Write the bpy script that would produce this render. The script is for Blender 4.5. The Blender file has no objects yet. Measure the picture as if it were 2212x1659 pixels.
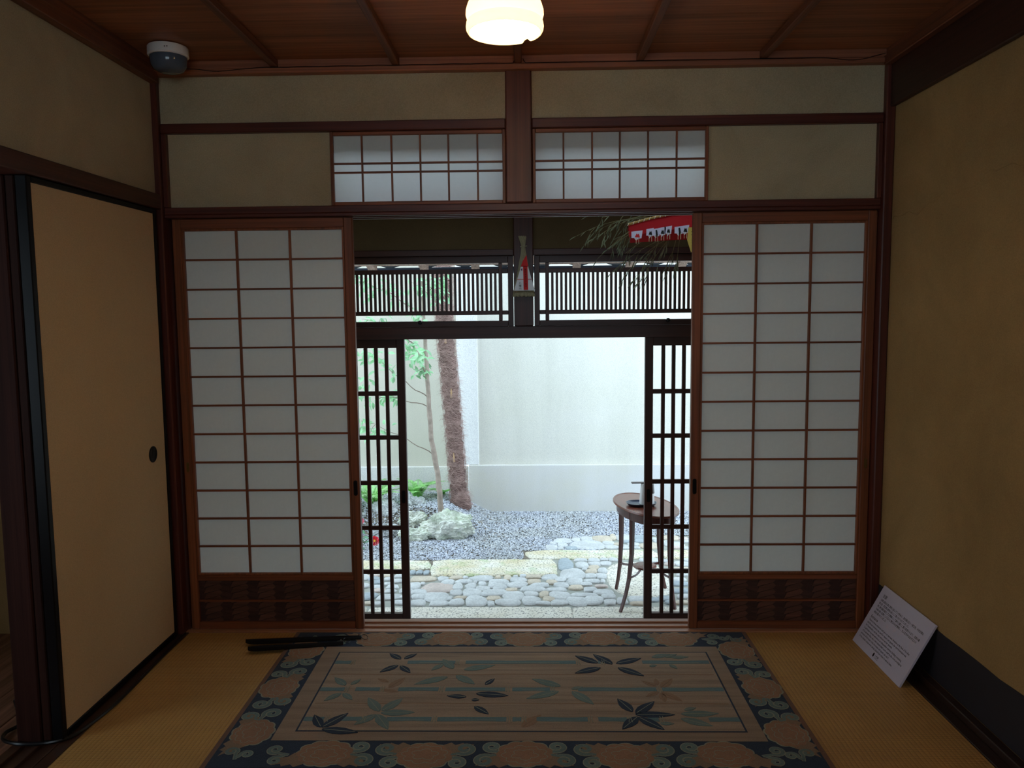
import bpy, bmesh, math, random
import numpy as np
from mathutils import Vector, Matrix

# ------------------------------------------------------------------ camera, sky, exposure
SC = bpy.context.scene
COL = SC.collection
FPX = 1697.674
_p, _y, _r = math.radians(5.41217), math.radians(-1.36012), math.radians(-0.59717)
_F = Vector((math.sin(_y) * math.cos(_p), math.cos(_y) * math.cos(_p), -math.sin(_p)))
_R = Vector((math.cos(_y), -math.sin(_y), 0))
_U = _R.cross(_F)
_R2 = _R * math.cos(_r) + _U * math.sin(_r)
_U2 = -_R * math.sin(_r) + _U * math.cos(_r)
cam_data = bpy.data.cameras.new('camera')
cam = bpy.data.objects.new('camera', cam_data)
COL.objects.link(cam)
M = Matrix((_R2, _U2, -_F)).transposed().to_4x4()
M.translation = (0.03945, -3.23164, 1.36806)
cam.matrix_world = M
cam_data.sensor_width = 36.0
cam_data.lens = FPX / 2212 * 36.0
cam_data.clip_start = 0.05
cam_data.clip_end = 100
SC.camera = cam

world = bpy.data.worlds.new('overcast_sky')
SC.world = world
world.use_nodes = True
_bg = world.node_tree.nodes['Background']
_bg.inputs[0].default_value = (0.69, 0.87, 1.0, 1)
_bg.inputs[1].default_value = 3.5

LAMP_STRENGTH = 165.0

SC.view_settings.view_transform = 'Standard'
SC.view_settings.look = 'None'
SC.view_settings.exposure = 0.0
SC.view_settings.gamma = 1.0
SC.view_settings.use_curve_mapping = False
try:
    SC.cycles.use_denoising = True
    SC.cycles.max_bounces = 14
    SC.cycles.diffuse_bounces = 9
    SC.cycles.glossy_bounces = 4
    SC.cycles.transmission_bounces = 8
    SC.cycles.sample_clamp_indirect = 8.0
    SC.cycles.caustics_reflective = False
    SC.cycles.caustics_refractive = False
except Exception:
    pass

RND = random.Random(7)
PI = math.pi

# ------------------------------------------------------------------ helpers: materials
def C(r, g, b):
    def f(c):
        c /= 255.0
        return c / 12.92 if c <= 0.04045 else ((c + 0.055) / 1.055) ** 2.4
    return (f(r), f(g), f(b), 1.0)

class NT:
    def __init__(s, name):
        s.m = bpy.data.materials.new(name)
        s.m.use_nodes = True
        s.t = s.m.node_tree
        s.n = s.t.nodes
        s.p = s.n['Principled BSDF']
        s.out = s.n['Material Output']
    def add(s, typ, **kw):
        nd = s.n.new(typ)
        for k, v in kw.items():
            setattr(nd, k, v)
        return nd
    def link(s, a, b):
        s.t.links.new(a, b)
    def coords(s, scale=(1, 1, 1), rand=True, rot=(0, 0, 0)):
        tc = s.add('ShaderNodeTexCoord')
        mp = s.add('ShaderNodeMapping')
        mp.inputs['Scale'].default_value = scale
        mp.inputs['Rotation'].default_value = rot
        if rand:
            oi = s.add('ShaderNodeObjectInfo')
            ml = s.add('ShaderNodeMath', operation='MULTIPLY')
            ml.inputs[1].default_value = 7.3
            s.link(oi.outputs['Random'], ml.inputs[0])
            cb = s.add('ShaderNodeCombineXYZ')
            for i in range(3):
                s.link(ml.outputs[0], cb.inputs[i])
            va = s.add('ShaderNodeVectorMath', operation='ADD')
            s.link(tc.outputs['Object'], va.inputs[0])
            s.link(cb.outputs[0], va.inputs[1])
            s.link(va.outputs[0], mp.inputs['Vector'])
        else:
            s.link(tc.outputs['Object'], mp.inputs['Vector'])
        return mp.outputs[0]
    def noise(s, vec, scale, detail=4, rough=0.55, dist=0.0):
        n = s.add('ShaderNodeTexNoise')
        n.inputs['Scale'].default_value = scale
        n.inputs['Detail'].default_value = detail
        n.inputs['Roughness'].default_value = rough
        n.inputs['Distortion'].default_value = dist
        s.link(vec, n.inputs['Vector'])
        return n.outputs['Fac']
    def ramp(s, fac, stops):
        r = s.add('ShaderNodeValToRGB')
        e = r.color_ramp.elements
        while len(e) < len(stops):
            e.new(0.5)
        for i, (pos, col) in enumerate(stops):
            e[i].position = pos
            e[i].color = col
        s.link(fac, r.inputs[0])
        return r.outputs[0]
    def mix(s, a, b, fac, mode='MIX'):
        mx = s.add('ShaderNodeMix', data_type='RGBA', blend_type=mode)
        if isinstance(fac, (int, float)):
            mx.inputs[0].default_value = fac
        else:
            s.link(fac, mx.inputs[0])
        for v, i in ((a, 6), (b, 7)):
            if isinstance(v, tuple):
                mx.inputs[i].default_value = v
            else:
                s.link(v, mx.inputs[i])
        return mx.outputs[2]
    def bump(s, h, strength, dist=0.01):
        b = s.add('ShaderNodeBump')
        b.inputs['Strength'].default_value = strength
        b.inputs['Distance'].default_value = dist
        s.link(h, b.inputs['Height'])
        s.link(b.outputs[0], s.p.inputs['Normal'])
    def base(s, v):
        if isinstance(v, tuple):
            s.p.inputs['Base Color'].default_value = v
        else:
            s.link(v, s.p.inputs['Base Color'])
    def rough(s, v):
        s.p.inputs['Roughness'].default_value = v

def scale_c(c, k):
    return (c[0] * k, c[1] * k, c[2] * k, 1)

def wood(name, col, axis='X', rough=0.5, contrast=0.45, fine=90.0, spec=0.5, bump=0.12):
    t = NT(name)
    lo, hi = 1.2, fine
    sc = {'X': (lo, hi, hi), 'Y': (hi, lo, hi), 'Z': (hi, hi, lo)}[axis]
    v = t.coords(sc)
    g = t.noise(v, 1.0, 5, 0.65, 0.4)
    sc2 = {'X': (0.6, 9, 9), 'Y': (9, 0.6, 9), 'Z': (9, 9, 0.6)}[axis]
    v2 = t.coords(sc2)
    g2 = t.noise(v2, 1.0, 3, 0.5, 0.8)
    c1 = t.ramp(g, [(0.28, scale_c(col, 1 - contrast)), (0.72, scale_c(col, 1 + contrast))])
    c2 = t.ramp(g2, [(0.3, (0.72, 0.70, 0.68, 1)), (0.7, (1.2, 1.16, 1.12, 1))])
    t.base(t.mix(c1, c2, 1.0, 'MULTIPLY'))
    t.rough(rough)
    t.p.inputs['Specular IOR Level'].default_value = spec
    t.bump(g, bump, 0.002)
    return t.m

def plain(name, col, rough=0.5, metal=0.0, var=0.0, scale=20.0, bump=0.0, spec=0.5):
    t = NT(name)
    if var or bump:
        v = t.coords()
        g = t.noise(v, scale, 5, 0.6)
        t.base(t.ramp(g, [(0.25, scale_c(col, 1 - var)), (0.75, scale_c(col, 1 + var))]))
        if bump:
            t.bump(g, bump, 0.004)
    else:
        t.base(col)
    t.rough(rough)
    t.p.inputs['Metallic'].default_value = metal
    t.p.inputs['Specular IOR Level'].default_value = spec
    return t.m

def plaster(name, col, stain=0.16, fine=260.0, bump=0.22):
    t = NT(name)
    v = t.coords(rand=False)
    g = t.noise(v, 2.2, 5, 0.6, 0.5)
    f = t.noise(v, fine, 3, 0.6)
    a = t.ramp(g, [(0.3, scale_c(col, 1 - stain)), (0.7, scale_c(col, 1 + stain))])
    b = t.ramp(f, [(0.3, (0.86, 0.86, 0.86, 1)), (0.7, (1.1, 1.1, 1.1, 1))])
    t.base(t.mix(a, b, 1.0, 'MULTIPLY'))
    t.rough(0.92)
    t.p.inputs['Specular IOR Level'].default_value = 0.2
    t.bump(f, bump, 0.002)
    return t.m

def translucent(name, col, trans, col_t=None, rough=0.8, var=0.0, scale=60):
    t = NT(name)
    d = t.add('ShaderNodeBsdfDiffuse')
    tr = t.add('ShaderNodeBsdfTranslucent')
    mx = t.add('ShaderNodeMixShader')
    mx.inputs[0].default_value = trans
    if var:
        v = t.coords(rand=False)
        g = t.noise(v, scale, 6, 0.7)
        c = t.ramp(g, [(0.3, scale_c(col, 1 - var)), (0.7, scale_c(col, 1 + var * 0.6))])
        t.link(c, d.inputs[0])
        t.link(c, tr.inputs[0])
    else:
        d.inputs[0].default_value = col
        tr.inputs[0].default_value = col_t or col
    t.link(d.outputs[0], mx.inputs[1])
    t.link(tr.outputs[0], mx.inputs[2])
    t.link(mx.outputs[0], t.out.inputs[0])
    return t.m

def emission(name, col, strength):
    t = NT(name)
    e = t.add('ShaderNodeEmission')
    e.inputs[0].default_value = col
    e.inputs[1].default_value = strength
    t.link(e.outputs[0], t.out.inputs[0])
    return t.m

# ------------------------------------------------------------------ helpers: geometry
WLOC = {}

class MB:
    def __init__(s):
        s.v = []
        s.f = []
    def add(s, vs, fs):
        o = len(s.v)
        s.v += [tuple(p) for p in vs]
        s.f += [tuple(i + o for i in f) for f in fs]
        return s
    def box(s, x0, x1, y0, y1, z0, z1, b=0.0):
        if b <= 0:
            vs = [(x, y, z) for x in (x0, x1) for y in (y0, y1) for z in (z0, z1)]
            fs = [(0, 1, 3, 2), (4, 6, 7, 5), (0, 4, 5, 1), (2, 3, 7, 6), (0, 2, 6, 4), (1, 5, 7, 3)]
            return s.add(vs, fs)
        b = min(b, (x1 - x0) * 0.45, (y1 - y0) * 0.45, (z1 - z0) * 0.45)
        X, Y, Z = (x0, x1), (y0, y1), (z0, z1)
        vs, idx = [], {}
        for i in (0, 1):
            for j in (0, 1):
                for k in (0, 1):
                    sx, sy, sz = (1 - 2 * i) * b, (1 - 2 * j) * b, (1 - 2 * k) * b
                    idx[i, j, k] = len(vs)
                    vs += [(X[i], Y[j] + sy, Z[k] + sz), (X[i] + sx, Y[j], Z[k] + sz), (X[i] + sx, Y[j] + sy, Z[k])]
        I = lambda i, j, k, a: idx[i, j, k] + a
        fs = []
        for i in (0, 1):
            q = [I(i, 0, 0, 0), I(i, 1, 0, 0), I(i, 1, 1, 0), I(i, 0, 1, 0)]
            fs.append(q if i else q[::-1])
            q = [I(0, i, 0, 1), I(1, i, 0, 1), I(1, i, 1, 1), I(0, i, 1, 1)]
            fs.append(q[::-1] if i else q)
            q = [I(0, 0, i, 2), I(1, 0, i, 2), I(1, 1, i, 2), I(0, 1, i, 2)]
            fs.append(q if i else q[::-1])
        for j in (0, 1):
            for k in (0, 1):
                q = [I(0, j, k, 1), I(1, j, k, 1), I(1, j, k, 2), I(0, j, k, 2)]
                fs.append(q if (j == k) else q[::-1])
                q = [I(j, 0, k, 2), I(j, 1, k, 2), I(j, 1, k, 0), I(j, 0, k, 0)]
                fs.append(q if (j == k) else q[::-1])
                q = [I(j, k, 0, 0), I(j, k, 1, 0), I(j, k, 1, 1), I(j, k, 0, 1)]
                fs.append(q if (j == k) else q[::-1])
                for i in (0, 1):
                    t = [I(i, j, k, 0), I(i, j, k, 1), I(i, j, k, 2)]
                    fs.append(t if (i + j + k) % 2 == 0 else t[::-1])
        return s.add(vs, fs)
    def tube(s, pts, rad, n=8, cap=True):
        pts = [Vector(p) for p in pts]
        if not isinstance(rad, (list, tuple)):
            rad = [rad] * len(pts)
        up = Vector((0, 0, 1))
        vs, fs = [], []
        prev = None
        for i, p in enumerate(pts):
            t = (pts[min(i + 1, len(pts) - 1)] - pts[max(i - 1, 0)])
            t = t.normalized() if t.length > 1e-9 else Vector((0, 0, 1))
            if prev is None:
                a = t.cross(up if abs(t.z) < 0.9 else Vector((1, 0, 0))).normalized()
            else:
                a = (prev - t * prev.dot(t))
                a = a.normalized() if a.length > 1e-6 else t.orthogonal().normalized()
            prev = a
            b = t.cross(a)
            for k in range(n):
                w = 2 * PI * k / n
                vs.append(p + (a * math.cos(w) + b * math.sin(w)) * rad[i])
        for i in range(len(pts) - 1):
            for k in range(n):
                k2 = (k + 1) % n
                fs.append((i * n + k, i * n + k2, (i + 1) * n + k2, (i + 1) * n + k))
        if cap:
            fs.append(tuple(range(n))[::-1])
            fs.append(tuple((len(pts) - 1) * n + k for k in range(n)))
        return s.add(vs, fs)
    def lathe(s, prof, n=32, c=(0, 0, 0), axis='Z', closed=False):
        vs, fs = [], []
        for r, h in prof:
            for k in range(n):
                w = 2 * PI * k / n
                x, y = r * math.cos(w), r * math.sin(w)
                vs.append({'Z': (c[0] + x, c[1] + y, c[2] + h), 'Y': (c[0] + x, c[1] + h, c[2] + y), 'X': (c[0] + h, c[1] + x, c[2] + y)}[axis])
        m = len(prof)
        for i in range(m if closed else m - 1):
            i2 = (i + 1) % m
            for k in range(n):
                k2 = (k + 1) % n
                q = (i * n + k, i * n + k2, i2 * n + k2, i2 * n + k)
                fs.append(q if axis != 'Y' else q[::-1])
        return s.add(vs, fs)
    def prism(s, poly, fn, h0, h1, top_only=False):
        """poly: list of (u,v); fn(u,v,h)->xyz"""
        n = len(poly)
        vs = [fn(u, v, h1) for u, v in poly]
        fs = [tuple(range(n))]
        if not top_only:
            vs += [fn(u, v, h0) for u, v in poly]
            fs += [(i, n + i, n + (i + 1) % n, (i + 1) % n) for i in range(n)]
            fs.append(tuple(range(2 * n - 1, n - 1, -1)))
        return s.add(vs, fs)
    def strip(s, L, Rr):
        o = len(L)
        return s.add(list(L) + list(Rr), [(i, i + 1, o + i + 1, o + i) for i in range(o - 1)])

def mesh_of(name, mb, off=(0, 0, 0), smooth=False):
    me = bpy.data.meshes.new(name)
    vs = [(p[0] - off[0], p[1] - off[1], p[2] - off[2]) for p in mb.v]
    me.from_pydata(vs, [], mb.f)
    me.update()
    if smooth:
        me.polygons.foreach_set('use_smooth', [True] * len(me.polygons))
        try:
            me.set_sharp_from_angle(angle=math.radians(40))
        except Exception:
            pass
    return me

def obj(name, mb, mat, parent=None, loc=None, smooth=False, kind=None):
    if parent is not None:
        off = WLOC[parent.name]
    else:
        off = loc or (0, 0, 0)
    me = mesh_of(name, mb, off, smooth)
    me.materials.append(mat)
    o = bpy.data.objects.new(name, me)
    COL.objects.link(o)
    if parent is not None:
        o.parent = parent
    else:
        o.location = off
    WLOC[o.name] = tuple(off)
    if kind:
        o['kind'] = kind
    return o

def inst(name, me, pos, parent=None, rotz=0.0, scale=(1, 1, 1)):
    o = bpy.data.objects.new(name, me)
    COL.objects.link(o)
    b = WLOC[parent.name] if parent is not None else (0, 0, 0)
    if parent is not None:
        o.parent = parent
    o.location = (pos[0] - b[0], pos[1] - b[1], pos[2] - b[2])
    o.rotation_euler = (0, 0, rotz)
    o.scale = scale
    WLOC[o.name] = tuple(pos)
    return o

def thing(name, loc, label, cat, group=None, kind=None):
    o = bpy.data.objects.new(name, None)
    o.empty_display_size = 0.1
    COL.objects.link(o)
    o.location = loc
    WLOC[o.name] = tuple(loc)
    return tag(o, label, cat, group, kind)

def tag(o, label, cat, group=None, kind=None):
    o['label'] = label
    o['category'] = cat
    if group:
        o['group'] = group
    if kind:
        o['kind'] = kind
    return o

def bx(*a, **k):
    return MB().box(*a, **k)

_txt_cache = {}
def text_mesh(body):
    """triangulated outline of one line of lettering, left-aligned, unit em"""
    cu = bpy.data.curves.new('lettering', 'FONT')
    cu.body = body
    cu.size = 1.0
    cu.resolution_u = 2
    cu.offset = 0.005
    o = bpy.data.objects.new('lettering', cu)
    COL.objects.link(o)
    dg = bpy.context.evaluated_depsgraph_get()
    dg.update()
    ev = o.evaluated_get(dg)
    me = ev.to_mesh()
    vs = [tuple(v.co) for v in me.vertices]
    fs = [tuple(p.vertices) for p in me.polygons]
    ev.to_mesh_clear()
    bpy.data.objects.remove(o)
    bpy.data.curves.remove(cu)
    return vs, fs

def lettering(mb, body, fn, u0, v0, size, width=None, h=0.0):
    """lay a line of text: fn(u,v,h)->xyz, u right, v up, baseline start (u0,v0)"""
    vs, fs = text_mesh(body)
    if not vs:
        return
    w = max(p[0] for p in vs)
    kx = size if width is None else width / w
    mb.add([fn(u0 + p[0] * kx, v0 + p[1] * size, h) for p in vs], fs)

# ------------------------------------------------------------------ materials
W_POST = wood('post_wood', C(92, 44, 34), 'Z', 0.42)
W_RAIL = wood('rail_wood', C(92, 42, 32), 'X', 0.42)
W_RAILY = wood('side_rail_wood', C(78, 40, 28), 'Y', 0.45)
W_SHOJI_V = wood('shoji_wood_upright', C(132, 74, 44), 'Z', 0.45)
W_SHOJI_H = wood('shoji_wood_cross', C(126, 69, 42), 'X', 0.45)
W_CEIL = wood('ceiling_board_wood', C(162, 102, 70), 'X', 0.55, 0.4, 60)
W_BATTEN = wood('batten_wood', C(116, 68, 46), 'Y', 0.5)
W_CROWN = wood('crown_wood', C(164, 102, 74), 'X', 0.5, 0.35, 140)
W_BEAM = wood('beam_wood', C(62, 34, 24), 'Y', 0.5)
W_SILL = wood('sill_wood', C(168, 118, 88), 'X', 0.35, 0.3)
W_SILLY = wood('side_sill_wood', C(74, 52, 42), 'Y', 0.3, 0.3)
W_DARK_V = wood('lattice_wood_upright', C(64, 30, 24), 'Z', 0.4)
W_DARK_H = wood('lattice_wood_cross', C(64, 30, 24), 'X', 0.4)
W_PANEL = wood('hip_board_wood', C(44, 22, 18), 'X', 0.6)
W_AJ1 = wood('weave_strip_light', C(96, 60, 48), 'X', 0.55)
W_AJ2 = wood('weave_strip_dark', C(66, 38, 32), 'X', 0.6)
W_FLOOR = wood('corridor_board_wood', C(138, 96, 78), 'Y', 0.22, 0.5, 40)
W_DOOR = wood('board_door_wood', C(48, 25, 19), 'Z', 0.75, spec=0.15)
W_TABLE = wood('mahogany', C(116, 64, 50), 'Y', 0.25, 0.3)
W_TABLEV = wood('mahogany_upright', C(82, 38, 32), 'Z', 0.3, 0.3)
W_RAFTER = wood('rafter_wood', C(176, 150, 138), 'Y', 0.7)
PL_WALL = plaster('clay_plaster', C(190, 174, 142))
PL_SIDE = plaster('side_clay_plaster', C(172, 140, 94), 0.16)
PL_OUT = plaster('outer_clay_plaster', C(96, 80, 56), 0.16)
PL_GARDEN = None
PAPER = translucent('shoji_paper', C(246, 247, 246), 0.75, var=0.02)
PAPER2 = translucent('layered_shoji_paper', C(228, 230, 228), 0.33, var=0.03)
FUSUMA = plaster('door_paper', C(214, 184, 144), 0.04, 420, 0.05)
LACQ = plain('black_lacquer', C(11, 9, 11), 0.35, spec=0.25)
KOSHI = plain('dark_wall_paper', C(44, 40, 46), 0.75, var=0.2, scale=5)
IRON = plain('dark_iron', C(28, 24, 24), 0.45, 0.6)
# ================================================================== ROOM SHELL
ST = 'structure'
# tatami material
def tatami_mat():
    t = NT('tatami_rush')
    v = t.coords(rand=False)
    sx = t.add('ShaderNodeSeparateXYZ')
    t.link(v, sx.inputs[0])
    def saw(out, k):
        m = t.add('ShaderNodeMath', operation='MULTIPLY'); m.inputs[1].default_value = k
        t.link(out, m.inputs[0])
        s_ = t.add('ShaderNodeMath', operation='SINE')
        t.link(m.outputs[0], s_.inputs[0])
        a = t.add('ShaderNodeMath', operation='ABSOLUTE')
        t.link(s_.outputs[0], a.inputs[0])
        return a.outputs[0]
    rib = saw(sx.outputs[0], PI / 0.0145)
    cross = saw(sx.outputs[1], PI / 0.0125)
    n = t.noise(t.coords((700, 25, 1), rand=False), 1.0, 3)
    big = t.noise(v, 3.0, 3)
    c = t.ramp(n, [(0.25, C(176, 132, 74)), (0.75, C(208, 164, 98))])
    c = t.mix(c, t.ramp(rib, [(0.0, (0.58, 0.54, 0.48, 1)), (0.3, (1, 1, 1, 1))]), 1.0, 'MULTIPLY')
    c = t.mix(c, t.ramp(cross, [(0.0, (0.8, 0.78, 0.72, 1)), (0.3, (1, 1, 1, 1))]), 1.0, 'MULTIPLY')
    c = t.mix(c, t.ramp(big, [(0.3, (0.9, 0.9, 0.9, 1)), (0.7, (1.08, 1.06, 1.02, 1))]), 1.0, 'MULTIPLY')
    t.base(c)
    t.rough(0.5)
    ad = t.add('ShaderNodeMath', operation='ADD')
    t.link(rib, ad.inputs[0]); t.link(cross, ad.inputs[1])
    t.bump(ad.outputs[0], 0.35, 0.002)
    return t.m
TATAMI = tatami_mat()

sub = tag(obj('floor', bx(-1.6, 1.6, -4.3, 0.0, -0.2, -0.055), W_PANEL), 'dark timber subfloor under the tatami mats', 'floor', kind=ST)
for xa, xb, lab in ((-1.437, -0.005, 'tan tatami mat beside the beige paper door'), (-0.003, 1.411, 'tan tatami mat under the leaning information board')):
    tag(obj('tatami_mat', bx(xa, xb, -1.93, -0.002, -0.055, 0.0, b=0.003), TATAMI, loc=((xa + xb) / 2, -1, -0.055)), lab, 'tatami mat', 'tatami mats')
for xa, xb in ((-1.437, -0.005), (-0.003, 1.411)):
    o = obj('tatami_mat', bx(xa, xb, -4.3, -1.935, -0.055, 0.0, b=0.003), TATAMI, loc=((xa + xb) / 2, -3, -0.055))
    tag(o, 'tan tatami mat beneath the viewer, %s of the room' % ('corridor side' if xa < -1 else 'plaster wall side'), 'tatami mat', 'tatami mats')

# side sill on the left, with two grooves, and slim strip
sl = thing('trim_1', (-1.52, -2.0, 0), 'dark grooved wooden sill running under the beige paper door', 'sill', kind=ST)
for xa, xb, zt in ((-1.62, -1.585, 0.004), (-1.585, -1.555, -0.006), (-1.555, -1.532, 0.004), (-1.532, -1.503, -0.006), (-1.503, -1.478, 0.004)):
    obj('sill_strip', bx(xa, xb, -4.3, 0.0, -0.05, zt, b=0.0015), W_SILLY, sl)
obj('edge_strip', bx(-1.4775, -1.438, -4.3, 0.0, -0.05, 0.001, b=0.0015), W_SILLY, sl)

# right wall
wr = thing('wall_right', (1.49, -1, 0), 'brown clay plaster wall with a faint crack', 'wall', kind=ST)
obj('plaster', bx(1.485, 1.62, -4.3, 1.62, -0.7, 2.42), PL_SIDE, wr)
cr = MB()
pts = []
for i in range(26):
    f = i / 25
    pts.append((1.4848, 0.0 - 0.95 * f, 1.70 + 0.10 * f + 0.012 * math.sin(f * 19) + 0.008 * math.sin(f * 47)))
cr.tube(pts, [0.0005 + 0.0016 * abs(math.sin(i * 1.7)) for i in range(26)], 5)
obj('crack_ridge', cr, PL_SIDE, wr)
kb = MB()
top = []
for i in range(41):
    y = -4.3 + 4.3 * i / 40
    top.append((y, 0.214 + 0.002 * math.sin(i * 2.3) + (0.012 * max(0, 1 - abs(y + 1.08) / 0.16))))
poly = [(-4.3, 0.028)] + [(0.0, 0.028)] + top[::-1]
kb.prism(poly, lambda u, v, h: (1.485 - h, u, v), 0.0, 0.0022)
obj('dado_paper', kb, KOSHI, wr)
tag(obj('baseboard_right', MB().box(1.452, 1.4845, -4.3, 0.0, -0.05, 0.027, b=0.003).box(1.412, 1.4515, -4.3, 0.0, -0.05, 0.002, b=0.002), wood('baseboard_wood', C(58, 40, 34), 'Y', 0.35)), 'dark wooden baseboard along the brown plaster wall', 'baseboard', kind=ST)
tag(obj('trim_2', bx(1.462, 1.4848, -4.3, 0.0, 2.147, 2.335, b=0.004), W_BEAM), 'deep dark wooden beam high on the brown plaster wall', 'beam', kind=ST)
tag(obj('trim_3', MB().box(1.43, 1.461, -4.3, -0.022, 2.305, 2.34, b=0.003).box(1.44, 1.461, -4.3, -0.022, 2.3405, 2.372), W_BATTEN), 'wooden crown strip over the dark beam', 'crown strip', kind=ST)

# left wall above the sliding doors
wl = thing('wall_left', (-1.49, -1, 1.8), 'brown clay plaster wall over the beige paper door', 'wall', kind=ST)
obj('plaster', bx(-1.60, -1.475, -4.3, 0.0, 1.83, 2.42), PL_WALL, wl)
obj('plaster', bx(-1.60, -1.475, -4.3, -1.86, 0.006, 1.83), PL_WALL, wl)
obj('plaster', bx(-1.62, -1.50, 0.001, 1.62, -0.7, 2.42), PL_SIDE, wl)
tag(obj('trim_4', bx(-1.62, -1.452, -1.86, -0.022, 1.787, 1.846, b=0.003), W_RAILY), 'dark wooden lintel rail over the beige paper door', 'lintel', kind=ST)
tag(obj('trim_5', MB().box(-1.4745, -1.437, -4.3, -0.022, 2.283, 2.325, b=0.003).box(-1.4745, -1.45, -4.3, -0.022, 2.3255, 2.372), W_BATTEN), 'wooden crown strip along the top of the left plaster', 'crown strip', kind=ST)
tag(obj('trim_6', bx(-1.60, -1.465, -1.97, -1.861, -0.05, 2.28, b=0.003), W_POST), 'wooden post at the near end of the corridor opening', 'post', kind=ST)
# rear wall behind the viewer
wre = thing('wall_rear', (0, -4.36, 0), 'brown plaster wall with an added daylight window behind the viewer', 'wall', kind=ST)
for a in ((-3.2, -0.85, -0.2, 2.42), (0.85, 1.62, -0.2, 2.42), (-0.85, 0.85, -0.2, 1.2), (-0.85, 0.85, 2.1, 2.42)):  # window hole is unseen, added to bring daylight onto the back wall
    obj('plaster', bx(a[0], a[1], -4.42, -4.3, a[2], a[3]), PL_SIDE, wre)
for xx in (-0.83, 0.0, 0.83):
    obj('added_window_mullion', bx(xx - .018, xx + .018, -4.38, -4.34, 1.2, 2.1), W_DARK_V, wre)

# back wall (the one in view): plaster fields
wb = thing('wall_back', (0, 0.06, 1.8), 'olive plaster fields between dark rails over the paper doors', 'wall', kind=ST)
obj('plaster_panel', bx(-1.452, -0.053, 0.008, 0.11, 2.1305, 2.42), PL_WALL, wb)
obj('plaster_panel', bx(0.053, 1.448, 0.008, 0.11, 2.1305, 2.42), PL_WALL, wb)
obj('plaster_panel', bx(-1.432, -0.768, 0.022, 0.11, 1.797, 2.091), PL_WALL, wb)
obj('plaster_panel', bx(0.763, 1.430, 0.022, 0.11, 1.797, 2.091), PL_WALL, wb)
tag(obj('trim_7', bx(-1.62, -1.4525, -0.02, 0.14, -0.05, 2.42, b=0.004), W_POST), 'dark wooden corner post next to the beige paper door', 'post', kind=ST)
tag(obj('trim_8', bx(1.4485, 1.4848, -0.02, 0.14, -0.05, 2.42, b=0.004), W_POST), 'dark wooden corner post next to the brown plaster wall', 'post', kind=ST)
tag(obj('trim_9', bx(-0.0528, 0.0528, -0.006, 0.12, 1.7975, 2.42, b=0.005), W_POST), 'broad wooden post between the two transom paper windows', 'post', kind=ST)
r1 = thing('trim_10', (0, 0, 2.11), 'reddish brown wooden rail above the transom paper windows', 'rail', kind=ST)
obj('rail_length', bx(-1.452, -0.0535, -0.003, 0.115, 2.0915, 2.130, b=0.003), W_RAIL, r1)
obj('rail_length', bx(0.0535, 1.448, -0.003, 0.115, 2.0915, 2.130, b=0.003), W_RAIL, r1)
obj('end_strip', bx(-1.452, -1.4325, 0.0, 0.11, 1.7975, 2.091, b=0.002), W_POST, r1)
obj('end_strip', bx(1.4305, 1.448, 0.0, 0.11, 1.7975, 2.091, b=0.002), W_POST, r1)
# head rail with grooves
km = thing('trim_11', (0, 0.06, 1.76), 'long wooden head rail with twin grooves over the paper doors', 'head rail', kind=ST)
obj('head_beam', bx(-1.452, 1.448, 0.0, 0.135, 1.7675, 1.797, b=0.003), W_RAIL, km)
for ya, yb in ((0.0, 0.022), (0.055, 0.075), (0.112, 0.135)):
    obj('groove_ridge', bx(-1.452, 1.448, ya, yb, 1.7545, 1.7674, b=0.002), W_RAIL, km)
# floor sill with grooves
fs_ = thing('trim_12', (0, 0.06, 0), 'pale worn wooden door sill with running grooves', 'sill', kind=ST)
obj('sill_beam', bx(-1.452, 1.448, 0.0, 0.14, -0.09, -0.004, b=0.002), W_SILL, fs_)
for ya, yb, zt in ((0.001, 0.027, 0.003), (0.058, 0.073, 0.003), (0.108, 0.1395, 0.003)):
    obj('sill_ridge', bx(-1.452, 1.448, ya, yb, -0.0039, zt, b=0.0015), W_SILL, fs_)
tag(obj('wall_riser', bx(-1.5, 1.485, 0.03, 0.12, -0.62, -0.091), W_DARK_H), 'dark boarding below the door sill', 'wall', kind=ST)

tag(obj('trim_21', bx(-1.4522, -1.426, 0.062, 0.105, 0.0035, 1.754, b=.002), W_DARK_V), 'dark strip added to block light in the gap beside the corner post', 'gap strip', kind=ST)  # added strip, keeps the bright gap between post and paper door dark
# ceiling: boards, battens, crown
ce = thing('ceiling', (0, -1, 2.365), 'reddish brown boarded ceiling carried on slim battens', 'ceiling', kind=ST)
yj = [0.0, -0.446, -0.895, -1.345, -1.795, -2.245, -2.695, -3.145, -3.6, -4.05, -4.3]
for i in range(len(yj) - 1):
    z = 2.366 + (0.004 if i % 2 else 0.0)
    m = MB()
    y1_, y0_ = yj[i] + (0.02 if i else 0.0), yj[i + 1]
    m.add([(x, y, zz) for (y, zz) in ((y0_, 2.3745), (y1_, 2.3665), (y1_, 2.3765), (y0_, 2.3845)) for x in (-1.49, 1.485)],
          [(0, 1, 3, 2), (2, 3, 5, 4), (4, 5, 7, 6), (6, 7, 1, 0), (0, 2, 4, 6), (1, 7, 5, 3)])
    obj('ceiling_board', m, W_CEIL, ce)
for x in (-0.968, -0.484, 0.0, 0.481, 0.962):
    obj('ceiling_batten', bx(x - 0.0145, x + 0.0145, -4.3, -0.021, 2.336, 2.3665, b=0.003), W_BATTEN, ce)
cw = thing('trim_13', (0, 0, 2.33), 'light brown two tier crown strip above the upper plaster', 'crown strip', kind=ST)
obj('lower_tier', bx(-1.452, 1.4485, -0.032, 0.008, 2.3125, 2.334, b=0.003), W_CROWN, cw)
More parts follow.
